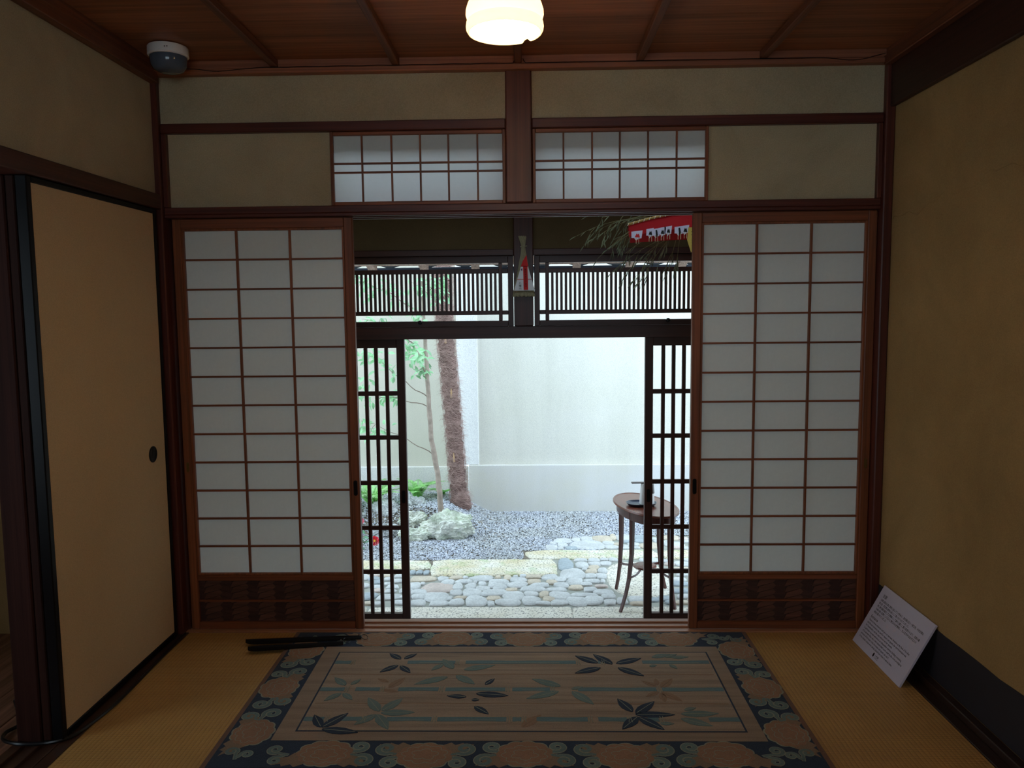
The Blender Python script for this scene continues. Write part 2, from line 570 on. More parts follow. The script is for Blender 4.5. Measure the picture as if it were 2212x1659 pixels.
obj('upper_tier', bx(-1.452, 1.4485, -0.02, 0.008, 2.3345, 2.375, b=0.002), W_CROWN, cw)
tag(obj('roof', MB().box(-3.3, 1.75, -4.5, 0.24, 2.43, 2.5).box(-3.3, 1.75, 0.60, 1.62, 2.43, 2.5).box(-3.3, -1.25, 0.24, 0.60, 2.43, 2.5).box(1.25, 1.75, 0.24, 0.60, 2.43, 2.5), W_DARK_H), 'timber roof deck above the ceiling', 'roof', kind=ST)  # deck left open over the vestibule for the added skylight

# wire clipped along the crown
w = MB()
pts = []
for i in range(60):
    f = i / 59
    x = -1.40 + (1.38) * f
    z = 2.334 - 0.012 * math.exp(-((x + 1.18) / 0.09) ** 2) - 0.001 * math.sin(i)
    pts.append((x, -0.0345, z))
pts += [(-0.014, -0.03, 2.345), (-0.012, -0.026, 2.352)]
w.tube(pts, 0.0014, 5)
pts = [(0.020, -0.026, 2.352), (0.022, -0.03, 2.345)]
for i in range(60):
    f = i / 59
    x = 0.03 + 1.4 * f
    z = 2.334 - 0.012 * math.exp(-((x - 1.30) / 0.07) ** 2) + 0.012 * max(0, (x - 1.36) / 0.07)
    pts.append((x, -0.0345, z))
w.tube(pts, 0.0014, 5)
tag(obj('ceiling_wire', w, LACQ, loc=(0, -0.035, 2.33)), 'thin black wire tacked along the crown strip', 'wire')

# ================================================================== PAPER DOORS
def weave(parent, x0, x1, y, z0, z1, phase):
    """woven thin strips: chevron pieces, each its own small board"""
    per, half, pitch, sl = 0.116, 0.058, 0.0265, 0.018
    k = 0
    c0 = int((x1 - x0) / per) + 2
    def clip(poly, axis, lim, keep_greater):
        out = []
        for i in range(len(poly)):
            a, b = poly[i], poly[(i + 1) % len(poly)]
            ia = (a[axis] >= lim) if keep_greater else (a[axis] <= lim)
            ib = (b[axis] >= lim) if keep_greater else (b[axis] <= lim)
            if ia:
                out.append(a)
            if ia != ib:
                t = (lim - a[axis]) / (b[axis] - a[axis])
                out.append((a[0] + (b[0] - a[0]) * t, a[1] + (b[1] - a[1]) * t))
        return out
    for c in range(-1, c0):
        for side in (0, 1):
            xa = x0 + phase + c * per + side * half
            for r in range(-2, int((z1 - z0) / pitch) + 3):
                za = z0 + r * pitch + (0.0 if side == 0 else sl)
                g = 0.0006
                if side == 0:
                    p = [(xa - 0.011, za + g), (xa + half, za + sl + g), (xa + half + 0.011, za + sl + pitch * 0.5), (xa + half, za + sl + pitch - g), (xa - 0.011 + 0.011, za + pitch - g)]
                else:
                    p = [(xa + 0.004, za + g), (xa + half - 0.006, za - sl + g), (xa + half - 0.006, za - sl + pitch - g), (xa + 0.004, za + pitch - g)]
                for ax, lim, gt in ((0, x0, True), (0, x1, False), (1, z0, True), (1, z1, False)):
                    if p:
                        p = clip(p, ax, lim, gt)
                if len(p) < 3:
                    continue
                xs = [q[0] for q in p]
                if max(xs) - min(xs) < 0.004:
                    continue
                d0 = 0.0 if side == 0 else 0.0018
                m = MB().prism([(q[0], q[1]) for q in p][::-1], lambda u, v, h: (u, y + d0 - h, v), 0.0, 0.0022)
                obj('weave_strip', m, W_AJ1 if side == 0 else W_AJ2, parent)
                k += 1
    return k

def slot_pull(parent, x, z, y, w_, h_, col=None):
    m = MB()
    n = 20
    ring = []
    for k in range(n):
        a = 2 * PI * k / n
        cx, cz = math.cos(a) * w_ / 2, math.sin(a) * w_ / 2 + (h_ / 2 - w_ / 2) * (1 if math.sin(a) > 0 else -1)
        ring.append((cx, cz))
    vs = [(x + a, y - 0.0015, z + b) for a, b in ring] + [(x + a * .75, y - 0.0015, z + b * .9) for a, b in ring] + [(x + a * .7, y - 0.0006, z + b * .88) for a, b in ring]
    fs = [(i, (i + 1) % n, n + (i + 1) % n, n + i) for i in range(n)] + [(n + i, n + (i + 1) % n, 2 * n + (i + 1) % n, 2 * n + i) for i in range(n)] + [tuple(2 * n + i for i in range(n))]
    fs += [(i, 3 * n + i, 3 * n + (i + 1) % n, (i + 1) % n) for i in range(n)]
    vs += [(x + a, y + 0.0005, z + b) for a, b in ring]
    m.add(vs, [f[::-1] for f in fs])
    return obj('pull', m, col or LACQ, parent)

BRASS = plain('aged_brass', C(120, 96, 56), 0.4, 0.8)

def shoji_door(name, x0, x1, y, label, phase, pull_inner, pull_outer):
    d = thing(name, ((x0 + x1) / 2, y + 0.015, 0.004), label, 'sliding door', 'paper sliding doors', ST)
    y1 = y + 0.028
    sw = 0.036
    zb, zt = 0.0038, 1.7525
    for a, b in ((x0, x0 + sw), (x1 - sw, x1)):
        obj('stile', bx(a, b, y, y1, zb, zt, b=0.003), W_SHOJI_V, d)
    xi0, xi1 = x0 + sw + 0.0002, x1 - sw - 0.0002
    obj('top_rail', bx(xi0, xi1, y + 0.001, y1, 1.7125, zt, b=0.002), W_SHOJI_H, d)
    obj('lock_rail', bx(xi0, xi1, y + 0.001, y1, 0.218, 0.2415, b=0.002), W_SHOJI_H, d)
    obj('middle_bar', bx(xi0, xi1, y + 0.003, y1 - 0.002, 0.1235, 0.1315, b=0.001), W_SHOJI_H, d)
    obj('bottom_rail', bx(xi0, xi1, y + 0.001, y1, zb, 0.0355, b=0.002), W_SHOJI_H, d)
    # slim inner frame
    zi0, zi1 = 0.2417, 1.7123
    e = 0.0085
    fr = obj('inner_frame', MB().box(xi0, xi0 + e, y + 0.004, y + 0.02, zi0, zi1, b=.001).box(xi1 - e, xi1, y + 0.004, y + 0.02, zi0, zi1, b=.001)
             .box(xi0 + e, xi1 - e, y + 0.004, y + 0.02, zi0, zi0 + e, b=.001).box(xi0 + e, xi1 - e, y + 0.004, y + 0.02, zi1 - e, zi1, b=.001), W_SHOJI_V, d)
    px0, px1, pz0, pz1 = xi0 + e, xi1 - e, zi0 + e, zi1 - e
    nc, nr = 3, 12
    bv, bh = 0.0085, 0.0075
    cwid, rh = (px1 - px0 + bv) / nc, (pz1 - pz0 + bh) / nr
    for c in range(1, nc):
        a = px0 + c * cwid - bv
        obj('upright_bar', bx(a, a + bv, y + 0.006, y + 0.0195, pz0, pz1, b=.001), W_SHOJI_V, d)
    for r in range(1, nr):
        a = pz0 + r * rh - bh
        obj('cross_bar', bx(px0, px1, y + 0.0065, y + 0.0195, a, a + bh, b=.001), W_SHOJI_H, d)
    me = None
    for c in range(nc):
        for r in range(nr):
            a, b = px0 + c * cwid, pz0 + r * rh
            if me is None:
                w_, h_ = cwid - bv + 0.004, rh - bh + 0.004
                me = mesh_of('paper_pane', MB().add([(-w_ / 2, 0, -h_ / 2), (w_ / 2, 0, -h_ / 2), (w_ / 2, 0, h_ / 2), (-w_ / 2, 0, h_ / 2)], [(0, 1, 2, 3)]))
                me.materials.append(PAPER2)
            inst('paper_pane', me, (a + (cwid - bv) / 2, y + 0.0197, b + (rh - bh) / 2), d)
    for za, zb_ in ((0.0357, 0.1233), (0.1317, 0.2178)):
        hb = obj('hip_board', bx(xi0, xi1, y + 0.014, y + 0.020, za, zb_), W_PANEL, d)
        weave(hb, xi0 + 0.001, xi1 - 0.001, y + 0.0135, za, zb_, phase)
    slot_pull(d, pull_inner, 0.622, y, 0.017, 0.066)
    slot_pull(d, pull_outer, 0.715, y, 0.012, 0.042, BRASS)
    return d

SY = 0.025
shoji_door('door_1', -1.436, -0.688, SY, 'paper sliding door beside the beige door, dim warm panes', 0.03, -0.705, -1.418)
shoji_door('door_2', 0.706, 1.4475, SY, 'paper sliding door beside the brown plaster wall, cool grey panes', 0.03, 0.723, 1.430)

def transom(name, x0, x1, bars, label):
    y = 0.012
    d = thing(name, ((x0 + x1) / 2, y, 1.797), label, 'transom window', 'transom paper windows', ST)
    z0, z1 = 1.7975, 2.0912
    sw = 0.0125
    for a, b in ((x0, x0 + sw), (x1 - sw, x1)):
        obj('stile', bx(a, b, y, y + 0.024, z0, z1, b=.002), W_SHOJI_V, d)
    obj('top_rail', bx(x0 + sw, x1 - sw, y + .001, y + 0.024, 2.0765, z1, b=.002), W_SHOJI_H, d)
    obj('bottom_rail', bx(x0 + sw, x1 - sw, y + .001, y + 0.024, z0, 1.8125, b=.002), W_SHOJI_H, d)
    zs = [(1.926, 1.9335), (1.9615, 1.969)]
    hb = 0.0035
    xs = [x0 + sw] + [v for b in bars for v in (b - hb, b + hb)] + [x1 - sw]
    for b in bars:
        obj('upright_bar', bx(b - hb, b + hb, y + .004, y + 0.016, 1.8126, 2.0764, b=.001), W_SHOJI_V, d)
    for a, b in zs:
        obj('cross_bar', bx(x0 + sw, x1 - sw, y + .0045, y + 0.016, a, b, b=.001), W_SHOJI_H, d)
    rows = [(1.8125, 1.926), (1.9335, 1.9615), (1.969, 2.0765)]
    for i in range(0, len(xs), 2):
        for a, b in rows:
            obj('paper_pane', MB().add([(xs[i] - .001, y + .0163, a - .001), (xs[i + 1] + .001, y + .0163, a - .001), (xs[i + 1] + .001, y + .0163, b + .001), (xs[i] - .001, y + .0163, b + .001)], [(0, 1, 2, 3)]), PAPER, d)
    return d
transom('window_1', -0.7665, -0.0545, (-0.6376, -0.517, -0.4004, -0.2859, -0.1678), 'small barred paper window between the middle post and left plaster field')
transom('window_2', 0.0545, 0.7615, (0.1798, 0.2952, 0.4068, 0.5201, 0.635), 'small barred paper window between the middle post and right plaster field')

# ================================================================== BEIGE PAPER DOOR AND CORRIDOR
fd = thing('door_3', (-1.487, -0.45, 0.006), 'beige paper sliding door in a black lacquer frame', 'sliding door', kind=ST)
FX0, FX1 = -1.5015, -1.4655
obj('stile', bx(FX0, FX1, -0.866, -0.842, 0.0062, 1.786, b=.003), LACQ, fd)
obj('stile', bx(FX0, FX1, -0.066, -0.042, 0.0062, 1.786, b=.003), LACQ, fd)
obj('rail', bx(FX0, FX1, -0.842, -0.066, 1.766, 1.786, b=.003), LACQ, fd)
obj('rail', bx(FX0, FX1, -0.842, -0.066, 0.0062, 0.031, b=.003), LACQ, fd)
obj('paper_panel', bx(FX0 + 0.004, FX1 - 0.004, -0.842, -0.066, 0.031, 1.766), FUSUMA, fd)
m = MB().lathe([(0.0325, 0.0), (0.0325, 0.0025), (0.028, 0.003), (0.026, 0.0015), (0.0, 0.0012)], 32, (FX1 - 0.004, -0.170, 0.808), axis='X')
obj('round_pull', m, IRON, fd, smooth=True)
od = thing('door_4', (-1.54, -0.45, 0.006), 'dark brown board door behind the beige paper door', 'sliding door', kind=ST)
obj('stile', bx(-1.5315, -1.5045, -0.866, -0.836, 0.0062, 1.786, b=.003), W_DOOR, od)
obj('board_panel', bx(-1.526, -1.508, -0.836, -0.05, 0.0062, 1.786), W_DOOR, od)
tag(obj('trim_14', bx(-1.615, -1.534, -0.87, -0.775, -0.05, 1.787, b=.004), wood('jamb_wood', C(54, 27, 21), 'Z', 0.75, spec=0.15)), 'thick dark door jamb at the corridor opening', 'jamb', kind=ST)
obj_c = tag(obj('wall_corridor', MB().box(-1.62, -1.535, -0.774, 0.12, -0.2, 1.83).box(-2.75, -1.62, 0.0, 0.12, -0.2, 2.42), PL_SIDE), 'dim plaster walling of the side corridor', 'wall', kind=ST)
fl = thing('floor_corridor', (-2.2, -2, 0), 'worn dark floorboards of the side corridor', 'floor', kind=ST)
x = -1.6205
rf = random.Random(3)
while x > -2.74:
    wv = rf.uniform(0.11, 0.16)
    ys = [0.0]
    while ys[-1] > -4.2:
        ys.append(max(-4.3, ys[-1] - rf.uniform(0.5, 1.5)))
    for a, b in zip(ys[:-1], ys[1:]):
        obj('floorboard', bx(max(-2.75, x - wv) + .0012, x - .0012, b + .001, a - .001, -0.04, -0.004 + rf.uniform(-.001, .001), b=.0015), W_FLOOR, fl)
    x -= wv
obj('underfloor', bx(-2.75, -1.62, -4.3, 0, -0.1, -0.041), W_PANEL, fl)
cwall = thing('wall_corridor_outer', (-2.8, -2, 0), 'corridor wall with a tall open window added for light', 'wall', kind=ST)
for a in ((-2.86, -2.75, -4.3, -2.5, -0.2, 2.42), (-2.86, -2.75, -1.5, 0.12, -0.2, 2.42), (-2.86, -2.75, -2.5, -1.5, 1.75, 2.42), (-2.86, -2.75, -2.5, -1.5, -0.2, 0.5)):  # opening is an unseen window, added for cool light on the floorboards
    obj('plaster', bx(*a), PL_SIDE, cwall)
for yy in (-2.48, -2.0, -1.52):
    obj('added_window_mullion', bx(-2.82, -2.78, yy - .02, yy + .02, 0.5, 1.75), W_DARK_V, cwall)
# ================================================================== VESTIBULE AND OUTER LATTICE WALL
OY = 1.5
MORTAR = plain('pale_mortar', C(160, 162, 154), 0.9, var=0.12, scale=14, bump=0.3)
tag(obj('floor_vestibule', bx(-1.6, 1.6, 0.03, 1.46, -0.72, -0.6), MORTAR), 'pale mortar floor of the entrance vestibule', 'floor', kind=ST)
tag(obj('ceiling_vestibule', MB().box(-1.6, 1.6, 0.12, 0.24, 2.385, 2.42).box(-1.6, 1.6, 0.60, 1.62, 2.385, 2.42).box(-1.6, -1.25, 0.24, 0.60, 2.385, 2.42).box(1.25, 1.6, 0.24, 0.60, 2.385, 2.42), W_DARK_H), 'dark boarded ceiling of the entrance vestibule with an added skylight hole', 'ceiling', kind=ST)  # skylight hole is unseen, added to brighten the transom paper and charm
wo = thing('wall_outer', (0, OY, 1.8), 'olive plaster wall above the outer lattice transoms', 'wall', kind=ST)
obj('plaster_panel', bx(-1.5, -0.0546, OY - 0.02, OY + 0.05, 1.7245, 2.38), PL_OUT, wo)
obj('plaster_panel', bx(0.0606, 1.485, OY - 0.02, OY + 0.05, 1.7245, 2.38), PL_OUT, wo)
tag(obj('trim_15', bx(-0.0545, 0.0605, OY - 0.055, OY + 0.055, 1.27, 2.38, b=.004), W_DARK_V), 'dark post carrying the straw charm in the outer wall', 'post', kind=ST)
orl = thing('trim_16', (0, OY, 1.7), 'dark beam under the outer plaster', 'beam', kind=ST)
obj('beam_length', bx(-1.5, -0.0546, OY - 0.045, OY + 0.05, 1.6865, 1.724, b=.003), W_DARK_H, orl)
obj('beam_length', bx(0.0606, 1.485, OY - 0.045, OY + 0.05, 1.6865, 1.724, b=.003), W_DARK_H, orl)
tag(obj('trim_17', bx(-1.5, 1.485, OY - 0.06, OY + 0.06, 1.197, 1.2685, b=.003), W_DARK_H), 'dark lintel over the outer lattice doors', 'lintel', kind=ST)
for x, nm in ((-1.475, 'trim_18'), (1.465, 'trim_19')):
    tag(obj(nm, bx(x - 0.025, x + 0.0195, OY - 0.05, OY + 0.05, -0.6, 2.38, b=.003), W_DARK_V), 'dark end post of the outer wall, %s' % ('behind the dim paper door' if x < 0 else 'behind the cool paper door'), 'post', kind=ST)

def lattice_transom(name, x0, x1, flip, label):
    """flip False: the open end cell sits at x1"""
    d = thing(name, ((x0 + x1) / 2, OY, 1.27), label, 'lattice window', 'outer lattice transoms', ST)
    ya, yb = OY - 0.016, OY + 0.016
    za, zb = 1.2692, 1.686
    sw = 0.032
    for a, b in ((x0, x0 + sw), (x1 - sw, x1)):
        obj('stile', bx(a, b, ya, yb, za, zb, b=.002), W_DARK_V, d)
    obj('top_rail', bx(x0 + sw, x1 - sw, ya, yb, 1.6445, zb, b=.002), W_DARK_H, d)
    obj('bottom_rail', bx(x0 + sw, x1 - sw, ya, yb, za, 1.3025, b=.002), W_DARK_H, d)
    for a, b in ((1.584, 1.6105), (1.3385, 1.363)):
        obj('cross_bar', bx(x0 + sw, x1 - sw, ya + .004, yb - .004, a, b, b=.002), W_DARK_H, d)
    ends = [(x0 + sw + 0.034, x0 + sw + 0.056), (x1 - sw - 0.056, x1 - sw - 0.034)]
    for a, b in ends:
        obj('inner_stile', bx(a, b, ya + .002, yb - .002, 1.3025, 1.6445, b=.002), W_DARK_V, d)
    me = mesh_of('slat', bx(-.0073, .0073, -.008, .008, 0, 0.221, b=.001))
    me.materials.append(W_DARK_V)
    lo, hi = ends[0][1], ends[1][0]
    n = int(round((hi - lo - 0.0125) / 0.0270))
    p = (hi - lo - 0.0125) / n
    for k in range(n):
        xx = lo + 0.0125 + 0.0073 + k * p if n else lo
        if xx > hi - 0.004:
            continue
        inst('slat', me, (xx, OY, 1.363), d)
    kb = MB().lathe([(0.0, -0.026), (0.011, -0.024), (0.0125, -0.018), (0.0125, 0.0)], 16, (-0.62 if x0 < 0 else 0.86, ya, 1.296), axis='Y')
    obj('knob', kb, IRON, d, smooth=True)
    return d
lattice_transom('window_3', -1.452, -0.0585, False, 'dark fine slatted lattice window with leaves showing through')
lattice_transom('window_4', 0.0665, 1.442, True, 'dark fine slatted lattice window with white wall behind it')

def lattice_door(name, x0, x1, label, pull_x):
    d = thing(name, ((x0 + x1) / 2, OY, -0.56), label, 'lattice door', 'outer lattice doors', ST)
    y0_, y1_ = OY - 0.017, OY + 0.017
    z0, z1 = -0.5585, 1.1965
    sw = 0.048
    for a, b in ((x0, x0 + sw), (x1 - sw, x1)):
        obj('stile', bx(a, b, y0_, y1_, z0, z1, b=.002), W_DARK_V, d)
    obj('top_rail', bx(x0 + sw, x1 - sw, y0_, y1_, 1.1445, z1, b=.002), W_DARK_H, d)
    obj('bottom_rail', bx(x0 + sw, x1 - sw, y0_, y1_, z0, -0.508, b=.002), W_DARK_H, d)
    n = 10
    gap = (x1 - x0 - 2 * sw)
    p = gap / n
    me = mesh_of('slat', bx(-.0108, .0108, -.013, .009, 0, 1.6525, b=.002))
    me.materials.append(W_DARK_V)
    for k in range(1, n):
        inst('slat', me, (x0 + sw + k * p, OY, -0.508), d)
    for zc in (0.868, 0.5975, 0.3157, 0.0337, -0.2455):
        obj('cross_bar', bx(x0 + sw, x1 - sw, OY - .006, OY + .012, zc - .0135, zc + .0135, b=.002), W_DARK_H, d)
    slot_pull(d, pull_x, 0.232, y0_, 0.024, 0.082)
    return d
lattice_door('door_5', -1.445, -0.720, 'dark slatted lattice door by the rocks, red bloom behind its bars', -0.744)
lattice_door('door_6', 0.727, 1.439, 'dark slatted lattice door in front of the oval table', 0.751)
tag(obj('trim_20', bx(-1.5, 1.485, OY - 0.045, OY + 0.045, -0.62, -0.56, b=.004), W_DARK_H), 'low threshold under the outer lattice doors', 'threshold', kind=ST)

# eaves: rafters, boards, tile edge, gutter
ev = thing('roof_eaves', (0, 2.0, 1.7), 'eaves over the entrance with pale rafter ends and tile edge', 'eaves', kind=ST)
me = MB()
ang = math.atan2(0.30, 0.78)
for x in (-1.77, -1.41, -1.05, -0.69, -0.335, 0.02, 0.363, 0.727, 1.082, 1.44, 1.8):
    m = MB()
    a0 = Vector((x, 1.56, 1.94)); a1 = Vector((x, 2.28, 1.655))
    hw = 0.026
    vs = []
    for p in (a0, a1):
        for dx, dz in ((-hw, -.03), (hw, -.03), (hw, .03), (-hw, .03)):
            vs.append((p.x + dx, p.y, p.z + dz))
    m.add(vs, [(0, 1, 2, 3), (7, 6, 5, 4), (0, 4, 5, 1), (1, 5, 6, 2), (2, 6, 7, 3), (3, 7, 4, 0)])
    obj('rafter', m, W_RAFTER, ev)
m = MB()
m.add([(-2.4, 1.56, 1.972), (2.4, 1.56, 1.972), (2.4, 2.30, 1.680), (-2.4, 2.30, 1.680), (-2.4, 1.56, 1.99), (2.4, 1.56, 1.99), (2.4, 2.30, 1.698), (-2.4, 2.30, 1.698)],
      [(0, 3, 2, 1), (4, 5, 6, 7), (2, 3, 7, 6), (0, 1, 5, 4), (1, 2, 6, 5), (3, 0, 4, 7)])
obj('soffit_board', m, W_RAFTER, ev)
TILE = plain('roof_tile', C(58, 62, 68), 0.5, var=0.15, scale=8)
x = -2.4
while x < 2.4:
    m = MB()
    L, Rr = [], []
    n = 10
    top0, bot0, top1, bot1 = [], [], [], []
    for k in range(n + 1):
        f = k / n
        xx = x + 0.265 * f
        sag = -0.032 * math.sin(PI * min(1, f * 1.25)) if f < 0.8 else 0.012 * math.sin(PI * (f - 0.8) / 0.2)
        top0.append((xx, 2.40, 1.718 + sag)); bot0.append((xx, 2.40, 1.702 + sag))
        top1.append((xx, 1.60, 2.035 + sag)); bot1.append((xx, 1.60, 2.019 + sag))
    o = len(m.v)
    vs = bot0 + top0 + top1 + bot1
    q = n + 1
    fs = []
    for i in range(n):
        fs += [(i, i + 1, q + i + 1, q + i), (q + i, q + i + 1, 2 * q + i + 1, 2 * q + i), (2 * q + i, 2 * q + i + 1, 3 * q + i + 1, 3 * q + i), (3 * q + i, 3 * q + i + 1, i + 1, i)]
    m.add(vs, fs)
    obj('roof_tile', m, TILE, ev)
    x += 0.268
g = MB()
prof = [(math.cos(PI + PI * k / 10) * 0.045, math.sin(PI + PI * k / 10) * 0.045) for k in range(11)]
inn = [(a * 0.93, b * 0.93 + .001) for a, b in prof][::-1]
pr = prof + inn
n = len(pr)
vs = [(xx, 2.44 + a, 1.672 + b) for xx in (-2.4, 2.4) for a, b in pr]
fs = [(i, (i + 1) % n, n + (i + 1) % n, n + i) for i in range(n)]
g.add(vs, fs)
obj('gutter', g, plain('grey_gutter', C(70, 78, 92), 0.35), ev)

# ================================================================== GARDEN
def garden_plaster(name, col, low, tint=0.5, spk=0.06):
    t = NT(name)
    v = t.coords(rand=False)
    streak = t.noise(t.coords((2.6, 2.6, 0.22), rand=False), 1.0, 4, 0.6, 0.6)
    patch = t.noise(v, 1.4, 4, 0.6)
    spe = t.noise(v, 240, 2, 0.6)
    c = t.ramp(streak, [(0.30, scale_c(col, 0.84)), (0.70, scale_c(col, 1.02))])
    c = t.mix(c, t.ramp(patch, [(0.35, low), (0.65, col)]), tint)
    c = t.mix(c, t.ramp(spe, [(0.35, (1 - spk * 2, 1 - spk * 2, 1 - spk * 1.6, 1)), (0.6, (1 + spk, 1 + spk, 1 + spk, 1))]), 1.0, 'MULTIPLY')
    t.base(c)
    t.rough(0.9)
    t.bump(spe, 0.3, 0.004)
    return t.m
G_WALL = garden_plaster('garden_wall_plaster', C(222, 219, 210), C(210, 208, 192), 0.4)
G_DADO = garden_plaster('garden_dado_plaster', C(216, 214, 212), C(212, 208, 188), 0.6, 0.10)
G_WHITE = garden_plaster('garden_pilaster_plaster', C(244, 243, 240), C(236, 236, 234), 0.3, 0.10)
G_SHADE = garden_plaster('garden_shade_plaster', C(208, 202, 188), C(192, 190, 172), 0.5, 0.09)  # darker copy of the wall plaster, shade painted into its colour
gw = thing('wall_garden', (0, 4.3, -0.6), 'tall pale plastered garden wall with a dado and bright pilaster', 'wall', kind=ST)
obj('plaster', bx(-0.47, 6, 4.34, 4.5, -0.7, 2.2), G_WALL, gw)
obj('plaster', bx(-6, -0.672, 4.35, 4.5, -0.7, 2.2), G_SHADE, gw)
obj('pilaster', bx(-0.672, -0.47, 4.315, 4.5, -0.136, 2.2, b=.004), G_WHITE, gw)
obj('dado', bx(-0.571, 6, 4.30, 4.3399, -0.7, -0.1375, b=.006), G_DADO, gw)
obj('dado', bx(-6, -0.575, 4.318, 4.3499, -0.7, -0.152, b=.006), G_DADO, gw)
obj('coping', MB().box(-6, 6, 4.22, 4.58, 2.2, 2.26, b=.01), TILE, gw)

EARTH = plain('dark_soil', C(120, 112, 100), 0.95, var=0.3, scale=30, bump=0.4)
tag(obj('ground', bx(-6, 6, 1.55, 4.34, -0.8, -0.606), EARTH), 'bare earth under the garden gravel', 'ground', kind=ST)

# paved path
def granite(name, a, b, dark, moss=0.0):
    t = NT(name)
    v = t.coords()
    f = t.noise(v, 70, 2, 0.7)
    g = t.noise(v, 5, 4, 0.6)
    c = t.ramp(g, [(0.35, a), (0.65, b)])
    c = t.mix(c, t.ramp(f, [(0.36, dark), (0.47, (1, 1, 1, 1))]), 1.0, 'MULTIPLY')
    if moss:
        mo = t.noise(v, 7, 4, 0.7)
        c = t.mix(c, C(150, 178, 110), t.ramp(mo, [(0.52, (0, 0, 0, 1)), (0.7, (moss, moss, moss, 1))]))
    t.base(c)
    t.rough(0.85)
    t.bump(f, 0.25, 0.004)
    return t.m
GR1 = granite('granite_cream', C(222, 216, 200), C(236, 232, 222), (0.30, 0.30, 0.30, 1))
GR2 = granite('granite_moss', C(216, 204, 172), C(236, 232, 220), (0.30, 0.30, 0.28, 1), 0.6)
def cobble_mat(name, col):
    t = NT(name)
    v = t.coords()
    g = t.noise(v, 9, 4, 0.6)
    f = t.noise(v, 70, 3, 0.7)
    c = t.ramp(g, [(0.3, scale_c(col, 0.84)), (0.7, scale_c(col, 1.12))])
    c = t.mix(c, t.ramp(f, [(0.3, (0.8, 0.8, 0.8, 1)), (0.6, (1.05, 1.05, 1.05, 1))]), 1.0, 'MULTIPLY')
    t.base(c)
    t.rough(0.8)
    t.bump(f, 0.2, 0.004)
    return t.m
COB = [cobble_mat('cobble_grey', C(204, 206, 206)), cobble_mat('cobble_tan', C(206, 194, 176)), cobble_mat('cobble_rose', C(202, 188, 180)), cobble_mat('cobble_slate', C(166, 176, 182))]
path = thing('path', (0, 2.4, -0.6), 'cobbled garden path set with long granite slabs', 'path', kind=ST)
mb = MB()
mb.box(-2.6, 2.6, 1.55, 2.46, -0.66, -0.6055)
mb.box(0.20, 2.6, 2.46, 3.02, -0.66, -0.6055)
mb.box(0.62, 2.6, 3.02, 3.46, -0.66, -0.6055)
obj('mortar_bed', mb, MORTAR, path)
def rough_slab(x0, x1, y0, y1, zt, mat, seed, corner=0.03):
    r = random.Random(seed)
    poly = []
    def edge(ax, ay, bx_, by, n):
        for i in range(n):
            f = i / n
            poly.append((ax + (bx_ - ax) * f + r.uniform(-.006, .006), ay + (by - ay) * f + r.uniform(-.006, .006)))
    nx = max(3, int((x1 - x0) / 0.08)); ny = max(2, int((y1 - y0) / 0.08))
    c = corner
    edge(x0 + c, y0, x1 - c, y0, nx); edge(x1, y0 + c, x1, y1 - c, ny); edge(x1 - c, y1, x0 + c, y1, nx); edge(x0, y1 - c, x0, y0 + c, ny)
    cx, cy = (x0 + x1) / 2, (y0 + y1) / 2
    n = len(poly)
    m = MB()
    ins = [(px + (0.012 if px < cx else -0.012), py + (0.012 if py < cy else -0.012)) for px, py in poly]
    vs = [(a, b, -0.65) for a, b in poly] + [(a, b, zt - .008) for a, b in poly] + [(a, b, zt) for a, b in ins]
    fs = []
    for k in (0, 1):
        fs += [(k * n + i, k * n + (i + 1) % n, (k + 1) * n + (i + 1) % n, (k + 1) * n + i) for i in range(n)]
    fs.append(tuple(2 * n + i for i in range(n)))
    m.add(vs, fs)
    return obj('granite_slab', m, mat, path)
rough_slab(-0.735, 0.232, 2.445, 2.815, -0.592, GR2, 1)
rough_slab(-1.75, -0.742, 2.585, 2.80, -0.594, GR2, 2)
rough_slab(-0.02, 1.06, 2.835, 3.05, -0.592, GR2, 3, 0.05)
rough_slab(1.07, 2.2, 2.835, 3.05, -0.592, GR2, 4)
for i, (xa, xb) in enumerate(((-2.3, -1.05), (-1.045, 0.30), (0.305, 1.5), (1.505, 2.4))):
    rough_slab(xa, xb, 1.56, 1.835, -0.5985, GR1, 10 + i, 0.012)
# rounded large slab under the table
m = MB()
n = 40
poly = [(0.82 + 0.235 * math.copysign(abs(math.cos(2 * PI * k / n)) ** 0.75, math.cos(2 * PI * k / n)), 2.385 + 0.375 * math.copysign(abs(math.sin(2 * PI * k / n)) ** 0.8, math.sin(2 * PI * k / n))) for k in range(n)]
vs = [(a, b, -0.65) for a, b in poly] + [(a, b, -0.605) for a, b in poly] + [(0.82 + (a - 0.82) * .95, 2.385 + (b - 2.385) * .96, -0.598) for a, b in poly]
fs = []
for k in (0, 1):
    fs += [(k * n + i, k * n + (i + 1) % n, (k + 1) * n + (i + 1) % n, (k + 1) * n + i) for i in range(n)]
fs.append(tuple(2 * n + i for i in range(n)))
m.add(vs, fs)
obj('granite_slab', m, GR1, path)

